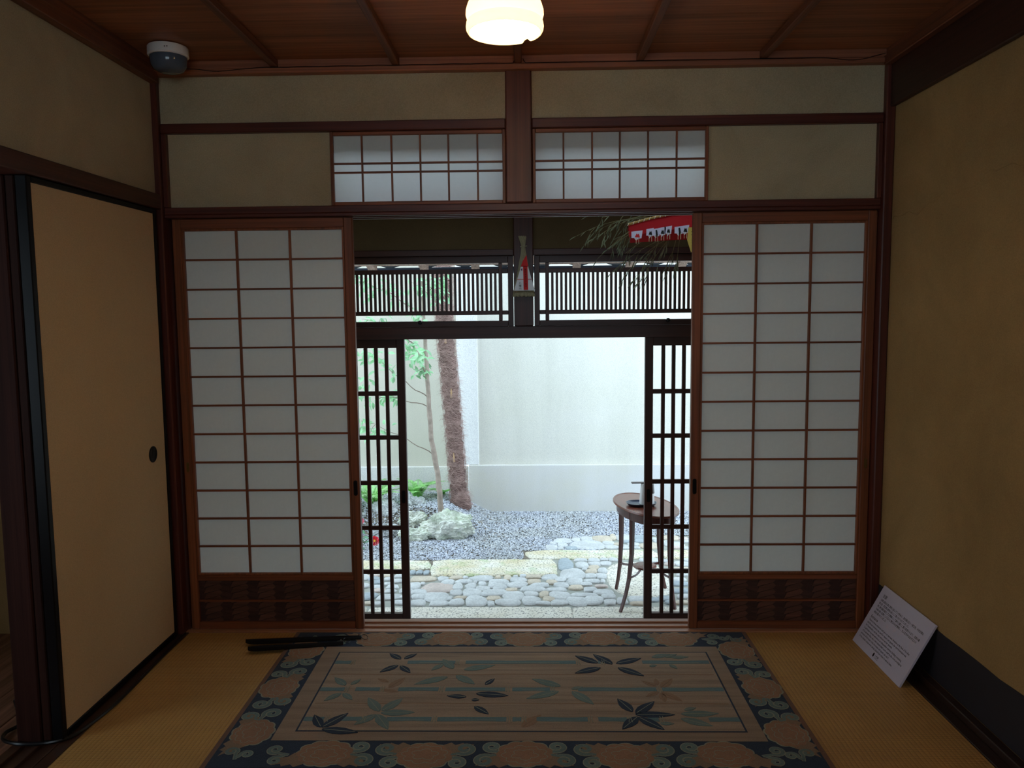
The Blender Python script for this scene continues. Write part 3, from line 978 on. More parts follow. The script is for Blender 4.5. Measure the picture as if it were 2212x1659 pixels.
STONES=[(-0.766,2.373,0.083,0.054,1),(-0.616,2.379,0.037,0.043,0),(-0.521,2.396,0.045,0.03,1),(-0.456,2.402,0.019,0.023,0),
  (-0.334,2.377,0.083,0.056,0),(-0.212,2.403,0.021,0.023,1),(-0.142,2.391,0.027,0.045,1),(-0.083,2.418,0.016,0.025,0),(-0.029,2.429,0.022,0.03,0),
  (0.05,2.419,0.048,0.037,1),(0.17,2.401,0.056,0.057,0),(0.343,2.481,0.092,0.099,0),(-0.803,2.231,0.038,0.064,0),(-0.752,2.269,0.015,0.024,0),
  (-0.632,2.188,0.099,0.093,2),(-0.572,2.294,0.046,0.055,0),(-0.492,2.207,0.036,0.058,0),(-0.456,2.315,0.055,0.042,0),(-0.375,2.299,0.014,0.024,0),
  (-0.4,2.222,0.038,0.053,0),(-0.32,2.27,0.026,0.039,0),(-0.207,2.277,0.064,0.082,0),(-0.061,2.346,0.057,0.045,0),(0.05,2.312,0.042,0.046,1),
  (-0.067,2.247,0.069,0.054,0),(0.094,2.236,0.067,0.043,0),(0.182,2.3,0.038,0.039,1),(0.245,2.355,0.038,0.05,0),(0.349,2.31,0.057,0.071,0),
  (0.425,2.255,0.041,0.032,0),(0.248,2.235,0.049,0.054,0),(-0.755,2.104,0.05,0.046,0),(-0.746,2.014,0.042,0.048,0),(-0.621,2.004,0.078,0.087,0),
  (-0.493,2.093,0.039,0.051,0),(-0.383,2.092,0.064,0.066,0),(-0.31,2.17,0.048,0.047,0),(-0.192,2.178,0.045,0.047,0),(-0.225,2.087,0.082,0.061,0),
  (-0.109,2.142,0.037,0.031,1),(0.045,2.162,0.089,0.047,0),(-0.092,2.035,0.069,0.08,0),(0.031,2.059,0.047,0.045,0),(0.121,2.055,0.031,0.05,1),
  (0.211,2.144,0.063,0.036,0),(0.35,2.187,0.05,0.04,1),(0.446,2.145,0.042,0.043,0),(0.229,2.033,0.068,0.07,0),(-0.73,1.901,0.044,0.055,0),
  (-0.59,1.887,0.058,0.043,0),(-0.472,1.906,0.051,0.055,0),(-0.342,1.929,0.071,0.086,0),(-0.454,1.992,0.04,0.026,1),(-0.529,1.983,0.018,0.039,0),
  (-0.227,1.976,0.043,0.041,1),(-0.24,1.885,0.023,0.042,0),(-0.125,1.904,0.078,0.057,0),(0.03,1.942,0.06,0.072,0),(0.151,1.96,0.039,0.041,1),
  (0.108,1.889,0.049,0.032,0),(0.22,1.902,0.055,0.047,0),(0.345,1.922,0.067,0.076,0),(0.455,1.94,0.055,0.072,0),(0.534,2.097,0.065,0.043,0),
  (0.562,2.017,0.043,0.043,0),(0.561,1.905,0.037,0.045,0),(0.391,2.037,0.083,0.036,0),(0.645,1.929,0.032,0.057,0),(0.298,2.7,0.057,0.125,3),
  (0.422,2.798,0.045,0.034,0),(0.525,2.797,0.045,0.041,0),(0.604,2.814,0.033,0.026,0),(0.678,2.814,0.033,0.039,0),(0.426,2.677,0.044,0.07,0),
  (0.438,2.585,0.02,0.028,0),(0.526,2.708,0.044,0.041,0),(0.607,2.715,0.04,0.042,0),(0.51,2.621,0.04,0.044,1),(0.487,2.53,0.041,0.045,1),
  (0.571,2.549,0.037,0.055,0),(0.472,2.432,0.037,0.048,0),(0.549,2.432,0.039,0.053,0),(0.475,2.32,0.053,0.037,0),(0.55,2.315,0.015,0.033,0),
  (0.301,3.318,0.067,0.064,0),(0.417,3.347,0.036,0.049,0),(0.509,3.377,0.047,0.059,0),(0.643,3.376,0.074,0.085,1),(0.739,3.421,0.027,0.069,1),
  (0.217,3.244,0.026,0.033,0),(0.201,3.128,0.043,0.065,0),(0.295,3.199,0.042,0.056,0),(0.278,3.103,0.022,0.031,0),(0.365,3.111,0.047,0.04,3),
  (0.504,3.198,0.142,0.11,0),(0.684,3.248,0.048,0.05,0),(0.699,3.136,0.056,0.037,0)]
def cobble_mesh(seed, hx, hy, sq):
    r = random.Random(seed)
    n = 16
    ph = r.uniform(0, 6)
    vs, fs = [], []
    for ring, (k, z) in enumerate(((1.0, -0.02), (1.0, 0.004), (0.93, 0.0095), (0.75, 0.0125), (0.4, 0.0145))):
        for i in range(n):
            a = 2 * PI * i / n
            c, s = math.cos(a), math.sin(a)
            rad = (1 + 0.07 * math.sin(2 * a + ph) + 0.06 * math.sin(3 * a + ph * 2) + 0.03 * math.sin(5 * a + ph * 3))
            x = math.copysign(abs(c) ** sq, c) * hx * rad * k
            y = math.copysign(abs(s) ** sq, s) * hy * rad * k
            vs.append((x, y, z + (r.uniform(-.0008, .0008) if ring > 1 else 0)))
    for ring in range(4):
        fs += [(ring * n + i, ring * n + (i + 1) % n, (ring + 1) * n + (i + 1) % n, (ring + 1) * n + i) for i in range(n)]
    fs.append(tuple(4 * n + i for i in range(n)))
    return MB().add(vs, fs)
placed = []
def put_cobble(x, y, hx, hy, c, seed):
    r = random.Random(seed)
    m = cobble_mesh(seed, hx * 1.13, hy * 1.13, r.uniform(0.6, 0.88))
    me = mesh_of('cobble', m, smooth=True)
    me.materials.append(COB[c])
    inst('cobble', me, (x, y, -0.605 + r.uniform(0, .003)), path, rotz=r.uniform(-.08, .08))
    placed.append((x, y, hx, hy))
for k in range(3):
    put_cobble(-0.862 + k * .052, 2.52, 0.022, 0.038, 3, 50 + k)
for i, (x, y, hx, hy, c) in enumerate(STONES):
    put_cobble(x, y, hx, hy, c, 100 + i)
# stones beyond the ones picked out: behind both lattice doors
rs = random.Random(21)
def blocked(x, y, hx, hy):
    if 0.55 < x < 1.08 and 1.98 < y < 2.79:
        return True
    return any(abs(x - a) < (hx + c_) * 0.93 and abs(y - b) < (hy + d_) * 0.93 for a, b, c_, d_ in placed)
cnt = 0
for tries in range(9000):
    zone = rs.random()
    if zone < 0.40:
        x, y = rs.uniform(-1.75, -0.80), rs.uniform(1.88, 2.56)
        if x > -0.9 and y > 2.44: continue
    elif zone < 0.75:
        x, y = rs.uniform(0.66, 2.0), rs.uniform(1.88, 2.80)
    elif zone < 0.9:
        x, y = rs.uniform(0.72, 2.0), rs.uniform(3.1, 3.42)
    else:
        x, y = rs.uniform(-0.8, 0.66), rs.uniform(1.87, 2.42)
    k = rs.random()
    hx = rs.uniform(0.03, 0.08) if tries < 5000 else rs.uniform(0.014, 0.026)
    hy = hx * rs.uniform(0.6, 1.0)
    if blocked(x, y, hx, hy) or y - hy < 1.845:
        continue
    if cnt > 180:
        break
    put_cobble(x, y, hx, hy, rs.choice((0, 0, 0, 1, 3, 2)), 900 + tries)
    cnt += 1
# ---------------------------------------------------------------- planting bed and gravel
def sstep(a, b, x):
    t = np.clip((x - a) / (b - a), 0, 1)
    return t * t * (3 - 2 * t)
def bed_h(x, y):
    return 0.20 * sstep(-0.30, -0.80, x) * sstep(3.42, 3.74, y)
nx, ny = 70, 30
xs = np.linspace(-3.0, -0.2, nx); ys = np.linspace(3.3, 4.345, ny)
m = MB()
vs = []
for j in range(ny):
    for i in range(nx):
        vs.append((xs[i], ys[j], -0.606 + float(bed_h(xs[i], ys[j])) + 0.006 * math.sin(xs[i] * 31 + ys[j] * 17)))
m.add(vs, [(j * nx + i, j * nx + i + 1, (j + 1) * nx + i + 1, (j + 1) * nx + i) for j in range(ny - 1) for i in range(nx - 1)])
tag(obj('ground_bed', m, EARTH, smooth=True), 'raised planting bed of dark soil behind the rocks', 'ground', kind=ST)

def gravel_mat():
    t = NT('gravel_stone')
    v = t.coords(rand=False)
    f = t.noise(v, 45, 2, 0.9)
    p = t.noise(v, 2.2, 3, 0.6)
    c = t.ramp(f, [(0.28, C(96, 102, 116)), (0.40, C(174, 179, 190)), (0.56, C(206, 210, 218)), (0.72, C(244, 244, 244))])
    c = t.mix(c, t.ramp(p, [(0.35, (0.92, 0.9, 0.84, 1)), (0.65, (1.0, 1.0, 1.04, 1))]), 1.0, 'MULTIPLY')
    t.base(c)
    t.rough(0.8)
    return t.m
rg = np.random.default_rng(5)
N = 85000
px_ = rg.uniform(-2.6, 2.6, N); py_ = rg.uniform(2.45, 4.31, N)
keep = np.ones(N, bool)
keep &= ~((px_ > -1.76) & (px_ < 0.235) & (py_ < 2.815))
keep &= ~((px_ > 0.60) & (py_ < 3.47))
keep &= ~((px_ > 0.20) & (py_ < 2.83))
keep &= ~((px_ > -0.03) & (py_ < 3.05) & (py_ > 2.8))
px_, py_ = px_[keep], py_[keep]
N = len(px_)
sz = rg.uniform(0.0055, 0.0125, N)
pz_ = -0.606 + bed_h(px_, py_) + sz * 0.35 + rg.uniform(0, 0.004, N)
ico = np.array([(1, 0, 0), (-1, 0, 0), (0, 1, 0), (0, -1, 0), (0, 0, 1), (0, 0, -1)], float)
tri = np.array([(0, 2, 4), (2, 1, 4), (1, 3, 4), (3, 0, 4), (2, 0, 5), (1, 2, 5), (3, 1, 5), (0, 3, 5)])
jit = ico[None] * rg.uniform(0.6, 1.25, (N, 6, 1)) + rg.normal(0, 0.18, (N, 6, 3))
an = rg.uniform(0, 2 * PI, N)
ca, sa = np.cos(an)[:, None], np.sin(an)[:, None]
X_ = jit[:, :, 0] * ca - jit[:, :, 1] * sa
Y_ = jit[:, :, 0] * sa + jit[:, :, 1] * ca
V_ = np.stack([X_ * sz[:, None] + px_[:, None], Y_ * sz[:, None] * 0.9 + py_[:, None], jit[:, :, 2] * sz[:, None] * 0.65 + pz_[:, None]], -1).reshape(-1, 3)
F_ = (tri[None] + (np.arange(N) * 6)[:, None, None]).reshape(-1, 3)
me = bpy.data.meshes.new('gravel')
me.vertices.add(len(V_)); me.vertices.foreach_set('co', V_.ravel())
me.loops.add(F_.size); me.loops.foreach_set('vertex_index', F_.ravel().astype(np.int32))
me.polygons.add(len(F_)); me.polygons.foreach_set('loop_start', (np.arange(len(F_)) * 3).astype(np.int32))
me.update(); me.validate()
me.materials.append(gravel_mat())
go = bpy.data.objects.new('gravel', me); COL.objects.link(go)
tag(go, 'loose pale grey gravel spread before the garden wall', 'gravel', kind='stuff')

# ---------------------------------------------------------------- rocks
from mathutils import noise as MN
def rock_mat(name, col, moss):
    t = NT(name)
    v = t.coords()
    g = t.noise(v, 7, 6, 0.7, 0.6)
    f = t.noise(v, 40, 4, 0.7)
    c = t.ramp(g, [(0.32, scale_c(col, 0.42)), (0.46, col), (0.7, scale_c(col, 1.35))])
    mo = t.noise(v, 4, 4, 0.7)
    c = t.mix(c, C(146, 170, 128), t.ramp(mo, [(0.45, (0, 0, 0, 1)), (0.65, (moss, moss, moss, 1))]))
    c = t.mix(c, t.ramp(f, [(0.3, (0.75, 0.75, 0.75, 1)), (0.6, (1.05, 1.05, 1.05, 1))]), 1.0, 'MULTIPLY')
    t.base(c); t.rough(0.85)
    t.bump(f, 0.4, 0.01)
    return t.m
ROCK_G = rock_mat('grey_rock', C(196, 198, 200), 0.2)
ROCK_M = rock_mat('mossy_rock', C(212, 214, 204), 0.5)
def rock(loc, size, seed, mat, label):
    bm = bmesh.new()
    bmesh.ops.create_icosphere(bm, subdivisions=5, radius=1.0)
    off = Vector((seed * 3.1, seed * 1.7, seed * 0.9))
    for v in bm.verts:
        p = v.co.copy()
        k = 1 + 0.32 * MN.noise(p * 1.3 + off) + 0.16 * MN.noise(p * 2.9 + off) 
        cell = MN.voronoi(p * 2.6 + off)[0]
        k += 0.20 * (cell[1] - cell[0]) - 0.10 + 0.05 * MN.noise(p * 8 + off)
        cell = MN.voronoi(p * 6.0 + off)[0]
        k += 0.13 * (cell[1] - cell[0])
        if cell[1] - cell[0] < .12: k -= 0.05
        v.co = Vector((p.x * size[0] * k, p.y * size[1] * k, p.z * size[2] * k))
    me = bpy.data.meshes.new('garden_rock')
    bm.to_mesh(me); bm.free()
    me.materials.append(mat)
    o = bpy.data.objects.new('garden_rock', me)
    COL.objects.link(o)
    o.location = loc
    return tag(o, label, 'rock', 'rocks edging the planting bed')
rock((-0.68, 3.43, -0.50), (0.225, 0.105, 0.135), 1, ROCK_M, 'large craggy mossy rock at the foot of the palm')
rock((-0.97, 3.38, -0.565), (0.14, 0.08, 0.07), 6, ROCK_M, 'low mossy rock beside the large craggy rock')
rock((-1.05, 3.84, -0.41), (0.11, 0.09, 0.085), 2, ROCK_G, 'smooth grey boulder below the small fern')
rock((-1.02, 3.62, -0.50), (0.13, 0.09, 0.09), 3, ROCK_M, 'greenish rock next to the lattice door edge')
rock((-1.27, 3.72, -0.44), (0.14, 0.10, 0.11), 4, ROCK_G, 'pale grey rock seen between the lattice bars')
rock((-1.26, 3.50, -0.56), (0.13, 0.09, 0.07), 5, ROCK_G, 'low grey rock above the red bloom')
rock((-1.62, 3.62, -0.48), (0.16, 0.10, 0.12), 7, ROCK_G, 'grey rock half hidden by ferns behind the lattice door')

# ---------------------------------------------------------------- palm
FIBRE = plain('palm_fibre', C(176, 146, 138), 0.9, var=0.35, scale=14)
FIBRE_D = plain('palm_core', C(112, 86, 80), 0.95, var=0.5, scale=16, bump=0.5)
palm = thing('palm_tree', (-0.64, 4.0, -0.45), 'palm trunk wrapped in shaggy brown fibre', 'palm')
pcl = [(-0.62, -0.47), (-0.640, -0.36), (-0.669, 0.121), (-0.707, 0.685), (-0.748, 1.2416), (-0.752, 1.706), (-0.755, 2.6)]
def palm_x(z):
    for (xa, za), (xb, zb) in zip(pcl[:-1], pcl[1:]):
        if z <= zb:
            return xa + (xb - xa) * (z - za) / (zb - za)
    return pcl[-1][0]
m = MB()
pts, rad = [], []
z = -0.5
i = 0
while z < 2.6:
    k = i % 6
    pts.append((palm_x(z), 4.0, z))
    base = 0.078 if z > -0.3 else 0.078 + 0.16 * (-0.3 - z)
    rad.append(base * (0.84 + 0.042 * k + 0.01 * math.sin(i * 2.1)))
    z += 0.022
    i += 1
m.tube(pts, rad, 18)
obj('trunk', m, FIBRE_D, palm, smooth=True)
rp = random.Random(12)
m = MB()
for k in range(9000):
    z = -0.44 + 2.3 * rp.random() ** 0.95
    z += 0.012 * math.sin(z * 2 * PI / 0.132)
    a = rp.uniform(0, 2 * PI)
    if math.sin(a) > 0.75:
        continue
    r0 = (0.080 if z > -0.3 else 0.080 + 0.16 * (-0.3 - z))
    L = rp.uniform(0.05, 0.13)
    da = rp.choice((1, 1, 1, -1)) * rp.uniform(0.35, 1.25)
    dz = rp.uniform(-0.15, 0.55) * L if rp.random() < .8 else -rp.uniform(.3, 1) * L
    if z < -0.26:
        dz = -abs(dz) * 0.8
    flare = rp.choice((0.0, 0.002, 0.004, 0.008, 0.012, 0.02, 0.05))
    w_ = rp.uniform(0.0005, 0.0015)
    pl, pr = [], []
    for s in range(5):
        f = s / 4
        aa = a + da * f
        rr = r0 + 0.004 + flare * f * f + 0.006 * math.sin(PI * f)
        zz = z + dz * f - (flare * 0.6) * f * f
        x, y = palm_x(zz) + rr * math.cos(aa), 4.0 + rr * math.sin(aa)
        tx = Vector((-math.sin(aa) * da * r0, math.cos(aa) * da * r0, dz))
        nrm = Vector((math.cos(aa), math.sin(aa), 0))
        sd = tx.cross(nrm)
        sd = sd.normalized() * w_ * (1 - 0.7 * f) if sd.length > 1e-6 else Vector((0, 0, w_))
        pl.append((x + sd.x, y + sd.y, zz + sd.z)); pr.append((x - sd.x, y - sd.y, zz - sd.z))
    m.strip(pl, pr)
obj('fibre', m, FIBRE, palm, kind='stuff')
for k, (z, a) in enumerate(((1.12, -1.5), (0.62, -1.4), (0.02, -1.7))):
    x, y = palm_x(z) + 0.083 * math.cos(a), 4.0 + 0.083 * math.sin(a)
    s_ = MB().tube([(x - .01 * math.cos(a), y - .01 * math.sin(a), z - 0.05), (x + .004 * math.cos(a), y + .004 * math.sin(a), z), (x + .01 * math.cos(a), y + .01 * math.sin(a), z + 0.035)], [0.012, 0.009, 0.003], 6)
    obj('leaf_stub', s_, plain('leaf_stub', C(196, 160, 120), 0.8) if k == 0 else bpy.data.materials['leaf_stub'], palm)

# ---------------------------------------------------------------- slender tree
def leaf_into(m, p, d, n, L, w_):
    """folded pointed leaf: base p, direction d, normal n"""
    d = d.normalized()
    s = d.cross(n)
    s = s.normalized() if s.length > 1e-5 else d.orthogonal().normalized()
    n = s.cross(d)
    q = [p, p + d * L * .3 + s * w_ * .42 + n * .003, p + d * L * .62 + s * w_ * .42 + n * .002, p + d * L - n * L * .12, p + d * L * .62 - s * w_ * .42 + n * .002, p + d * L * .3 - s * w_ * .42 + n * .003, p + d * L * .3 - n * .002, p + d * L * .62 - n * .004]
    m.add(q, [(0, 1, 6), (1, 2, 7, 6), (2, 3, 7), (0, 6, 5), (6, 7, 4, 5), (7, 3, 4)])
def leaf_mat(name, col, tr=0.4):
    t = NT(name)
    v = t.coords()
    g = t.noise(v, 9, 2, 0.5)
    c = t.ramp(g, [(0.35, scale_c(col, 0.65)), (0.65, scale_c(col, 1.25))])
    d = t.add('ShaderNodeBsdfDiffuse'); r_ = t.add('ShaderNodeBsdfTranslucent'); gl = t.add('ShaderNodeBsdfGlossy')
    gl.inputs['Roughness'].default_value = 0.35
    t.link(c, d.inputs[0]); t.link(c, r_.inputs[0])
    a = t.add('ShaderNodeMixShader'); a.inputs[0].default_value = tr
    t.link(d.outputs[0], a.inputs[1]); t.link(r_.outputs[0], a.inputs[2])
    b = t.add('ShaderNodeMixShader'); b.inputs[0].default_value = 0.10
    t.link(a.outputs[0], b.inputs[1]); t.link(gl.outputs[0], b.inputs[2])
    t.link(b.outputs[0], t.out.inputs[0])
    return t.m
LEAF = leaf_mat('tree_leaf', C(162, 216, 164))
FERN = leaf_mat('fern_leaf', C(176, 226, 150))
CAM = leaf_mat('camellia_leaf', C(120, 180, 140), 0.25)
BARK = plain('pale_bark', C(160, 144, 132), 0.85, var=0.35, scale=16, bump=0.3)
TWIG = plain('dark_twig', C(132, 116, 104), 0.85)
LEAFC = [(-1.379,3.5,1.651),(-1.308,3.421,1.492),(-1.169,3.316,1.565),(-1.054,3.312,1.488),(-0.966,3.509,1.608),(-0.839,3.443,1.565),(-0.746,3.471,1.448),(-0.729,3.701,1.632),(-1.378,3.537,1.256),(-1.26,3.552,1.295),(-0.898,3.406,1.293),(-1.358,3.311,0.99),(-1.306,3.446,1.021),(-1.193,3.361,0.966),(-1.146,3.53,0.855),(-1.435,3.749,0.798),(-0.972,3.603,1.03),(-0.882,3.382,0.962),(-0.908,3.702,0.872),(-0.964,3.659,0.835),(-1.232,3.631,0.602),(-1.184,3.708,0.584),(-1.42,3.643,0.561),(-1.389,3.655,0.289),(-1.227,3.459,0.34),(-1.468,3.741,0.319),(-1.394,3.373,1.569),(-0.802,3.639,1.65),(-0.695,3.622,1.489),(-1.0,3.508,0.955),(-1.022,3.539,1.073)]
tree = thing('slender_tree', (-0.765, 3.6, -0.42), 'slender bare stemmed tree with loose bright leaves', 'tree')
tp = [(-0.764, 3.6, -0.44), (-0.775, 3.6, -0.25), (-0.7905, 3.6, -0.058), (-0.838, 3.6, 0.2326), (-0.8526, 3.6, 0.52), (-0.866, 3.6, 0.8467), (-0.8766, 3.6, 1.13), (-0.893, 3.6, 1.49), (-0.9145, 3.6, 1.81), (-0.93, 3.58, 2.3)]
dense = []
for (a, b) in zip(tp[:-1], tp[1:]):
    for s in range(4):
        f = s / 4
        dense.append((a[0] + (b[0] - a[0]) * f + .002 * math.sin(len(dense) * 1.9), a[1], a[2] + (b[2] - a[2]) * f))
dense.append(tp[-1])
m = MB().tube(dense, [0.026 - 0.014 * i / len(dense) + 0.003 * (i % 5 == 0) for i in range(len(dense))], 10)
obj('trunk', m, BARK, tree, smooth=True)
rt = random.Random(4)
br, lf = MB(), MB()
def bez(a, m_, b, n=10):
    return [a * (1 - f) ** 2 + m_ * 2 * f * (1 - f) + b * f * f for f in [i / n for i in range(n + 1)]]
def trunk_at(z):
    return Vector(min(dense, key=lambda p: abs(p[2] - z)))
boughs = []
for z0, tip, rise in ((1.32, (-1.44, 3.45, 1.62), .05), (1.45, (-0.70, 3.55, 1.66), .02), (0.60, (-1.28, 3.40, 0.98), .03), (0.74, (-0.93, 3.50, 1.02), .02), (0.12, (-1.46, 3.65, 0.40), -.03), (0.50, (-1.45, 3.6, 0.62), .0), (1.02, (-1.40, 3.5, 1.30), .03)):
    a_ = trunk_at(z0); e_ = Vector(tip)
    md = (a_ + e_) / 2 + Vector((rt.uniform(-.05, .05), rt.uniform(-.04, .04), rise + rt.choice((-.06, .07))))
    pp = bez(a_, md, e_, 12)
    boughs.append(pp)
    pp = [p + Vector((0, 0, .010 * math.sin(i * 1.4))) if 0 < i < 12 else p for i, p in enumerate(pp)]
    br.tube(pp, [0.0050 - 0.0038 * s / 12 for s in range(13)], 5)
for c in LEAFC:
    c = Vector(c)
    near = min((p for pp in boughs for p in pp[3:]), key=lambda p: (p - c).length)
    md = (near + c) / 2 + Vector((0, rt.uniform(-.03, .03), rt.uniform(0, .03)))
    pp = bez(near, md, c, 6)
    br.tube(pp, [0.0026 - 0.0016 * s / 6 for s in range(7)], 4)
    for k in range(rt.randint(11, 17)):
        p = pp[rt.randint(3, 6)] + Vector((rt.uniform(-.055, .055), rt.uniform(-.07, .07), rt.uniform(-.05, .05)))
        d = Vector((rt.uniform(-1, 1), rt.uniform(-.6, 0.4), rt.uniform(-.9, .4)))
        leaf_into(lf, p, d, Vector((rt.uniform(-.5, .5), rt.uniform(-1, -.2), .7)), rt.uniform(0.05, 0.085), rt.uniform(0.024, 0.038))
obj('branches', br, TWIG, tree)
obj('foliage', lf, LEAF, tree, kind='stuff')

# ---------------------------------------------------------------- ferns
def fern(loc, n, L, seed, label, spread=(0, 2 * PI), lift=0.8):
    r = random.Random(seed)
    t = thing('fern', loc, label, 'fern', 'ferns in the planting bed')
    st, le = MB(), MB()
    p0 = Vector(loc)
    for k in range(n):
        a = spread[0] + (spread[1] - spread[0]) * (k + r.uniform(0, .8)) / n
        h = Vector((math.cos(a), math.sin(a), 0))
        ln = L * r.uniform(0.7, 1.1)
        pts = []
        for s in range(13):
            f = s / 12
            pts.append(p0 + h * ln * (0.15 * f + 0.75 * f * f) + Vector((0, 0, ln * lift * (f * 1.35 - 0.75 * f * f))))
        st.tube(pts, [0.0022 * (1 - .7 * s / 12) for s in range(13)], 4)
        for s in range(2, 13):
            d = (pts[s] - pts[s - 1]).normalized()
            side = d.cross(Vector((0, 0, 1)))
            side = side.normalized() if side.length > 1e-4 else Vector((1, 0, 0))
            wl = ln * 0.26 * math.sin(PI * (s / 12.6) ** 0.75) + 0.006
            for sg in (-1, 1):
                leaf_into(le, pts[s], side * sg + d * 0.5, side.cross(d), wl, wl * 0.32)
                pm = (pts[s] + pts[s - 1]) / 2
                leaf_into(le, pm, side * sg + d * 0.5, side.cross(d), wl * .95, wl * 0.30)
    obj('stems', st, FERN, t)
    obj('fronds', le, FERN, t, kind='stuff')
    return t
fern((-1.03, 4.0, -0.42), 9, 0.30, 1, 'small fern by the grey boulder, one tall frond', lift=1.0)
fern((-0.82, 4.20, -0.42), 6, 0.17, 5, 'pale fern against the wall between tree and palm', (PI, 2 * PI))
fern((-1.42, 3.78, -0.42), 12, 0.40, 2, 'big fern with drooping fronds behind the lattice bars')
fern((-2.0, 3.95, -0.42), 10, 0.34, 3, 'fern deep in the bed beside the drooping fern')

# ---------------------------------------------------------------- camellia
ca_ = thing('camellia_bush', (-1.40, 3.1, -0.606), 'low camellia sprig with glossy leaves and two blooms', 'camellia')
m = MB(); lv = MB()
stems = [[(-1.40, 3.1, -0.61), (-1.37, 3.1, -0.55), (-1.30, 3.09, -0.50), (-1.26, 3.08, -0.50)], [(-1.40, 3.1, -0.61), (-1.40, 3.12, -0.48), (-1.385, 3.14, -0.37)], [(-1.40, 3.1, -0.61), (-1.46, 3.12, -0.5), (-1.52, 3.1, -0.42)]]
rc = random.Random(9)
for s in stems:
    m.tube(s, [0.005 - .001 * i for i in range(len(s))], 6)
    for k in range(10):
        i = rc.randrange(len(s) - 1)
        f = rc.random()
        p = Vector(s[i]) * (1 - f) + Vector(s[i + 1]) * f
        leaf_into(lv, p, Vector((rc.uniform(-1, 1), rc.uniform(-1, .4), rc.uniform(-.3, .8))), Vector((0, -.5, 1)), rc.uniform(.05, .075), .034)
obj('stems', m, TWIG, ca_)
obj('foliage', lv, CAM, ca_, kind='stuff')
RED_P = leaf_mat('red_petal', C(226, 30, 60), 0.3)
PINK_P = leaf_mat('pink_petal', C(240, 130, 150), 0.3)
def bloom(c, R, mat):
    f = obj('bloom', MB().lathe([(0.0, -0.006), (R * .3, 0.0), (R * .32, 0.008), (0.0, 0.01)], 12, (c[0], c[1], c[2]), axis='Y'), mat, ca_)
    for k in range(7):
        a = 2 * PI * k / 7
        m = MB()
        u = Vector((math.cos(a), -0.35, math.sin(a))).normalized()
        s = Vector((-math.sin(a), 0, math.cos(a)))
        n = u.cross(s)
        p = Vector(c)
        q = [p, p + u * R * .5 + s * R * .42 + n * .004, p + u * R * .95 + s * R * .36, p + u * R * 1.05, p + u * R * .95 - s * R * .36, p + u * R * .5 - s * R * .42 + n * .004, p + u * R * .6 - n * .006]
        m.add(q, [(0, 1, 6), (1, 2, 6), (2, 3, 6), (3, 4, 6), (4, 5, 6), (5, 0, 6)])
        obj('petal', m, mat, f)
    obj('stamens', MB().lathe([(0.0, -R * .55), (R * .2, -R * .5), (R * .22, -R * .1), (0, 0)], 10, c, axis='Y'), plain('yellow_stamen', C(230, 170, 60), 0.8), f)
bloom((-1.252, 3.06, -0.512), 0.042, RED_P)
bloom((-1.372, 3.12, -0.362), 0.026, PINK_P)

# ---------------------------------------------------------------- oval table, tray, dispenser
tc = Vector((0.805, 1.985))
TZ = 0.055
tb = thing('oval_table', (tc.x, tc.y, -0.598), 'small oval mahogany table with splayed legs outside the lattice door', 'table')
S_ = np.array([[0.0416, -0.0215], [-0.0215, 0.112]])
ew, evec = np.linalg.eigh(S_)
AX, BX = math.sqrt(ew[1]), math.sqrt(ew[0])
e1 = Vector((evec[0, 1], evec[1, 1])); e2 = Vector((evec[0, 0], evec[1, 0]))
if e1.x * e2.y - e1.y * e2.x < 0:
    e2 = -e2
def oval(mb, prof, n=64, c=tc):
    vs, fs = [], []
    for k_, dz in prof:
        for i in range(n):
            a = 2 * PI * i / n
            p = c + e1 * (AX + k_) * math.cos(a) + e2 * (BX + k_) * math.sin(a)
            vs.append((p.x, p.y, dz))
    for r in range(len(prof) - 1):
        fs += [(r * n + i, r * n + (i + 1) % n, (r + 1) * n + (i + 1) % n, (r + 1) * n + i) for i in range(n)]
    fs.append(tuple(range(n))[::-1]); fs.append(tuple((len(prof) - 1) * n + i for i in range(n)))
    return mb.add(vs, fs)
top = obj('table_top', oval(MB(), [(-0.012, TZ - 0.018), (0.0, TZ - 0.012), (0.0, TZ - 0.005), (-0.004, TZ), (-0.014, TZ), (-0.016, TZ - 0.002), (-0.022, TZ - 0.002)]), W_TABLE, tb, smooth=True)
obj('apron', oval(MB(), [(-0.03, TZ - 0.075), (-0.026, TZ - 0.073), (-0.026, TZ - 0.0185)]), W_TABLEV, tb, smooth=True)
feet = [(0.6107, 1.7299), (0.6299, 2.1543), (0.9774, 2.17), (0.9727, 1.776)]
SH = Vector((0.805, 1.985, -0.375))
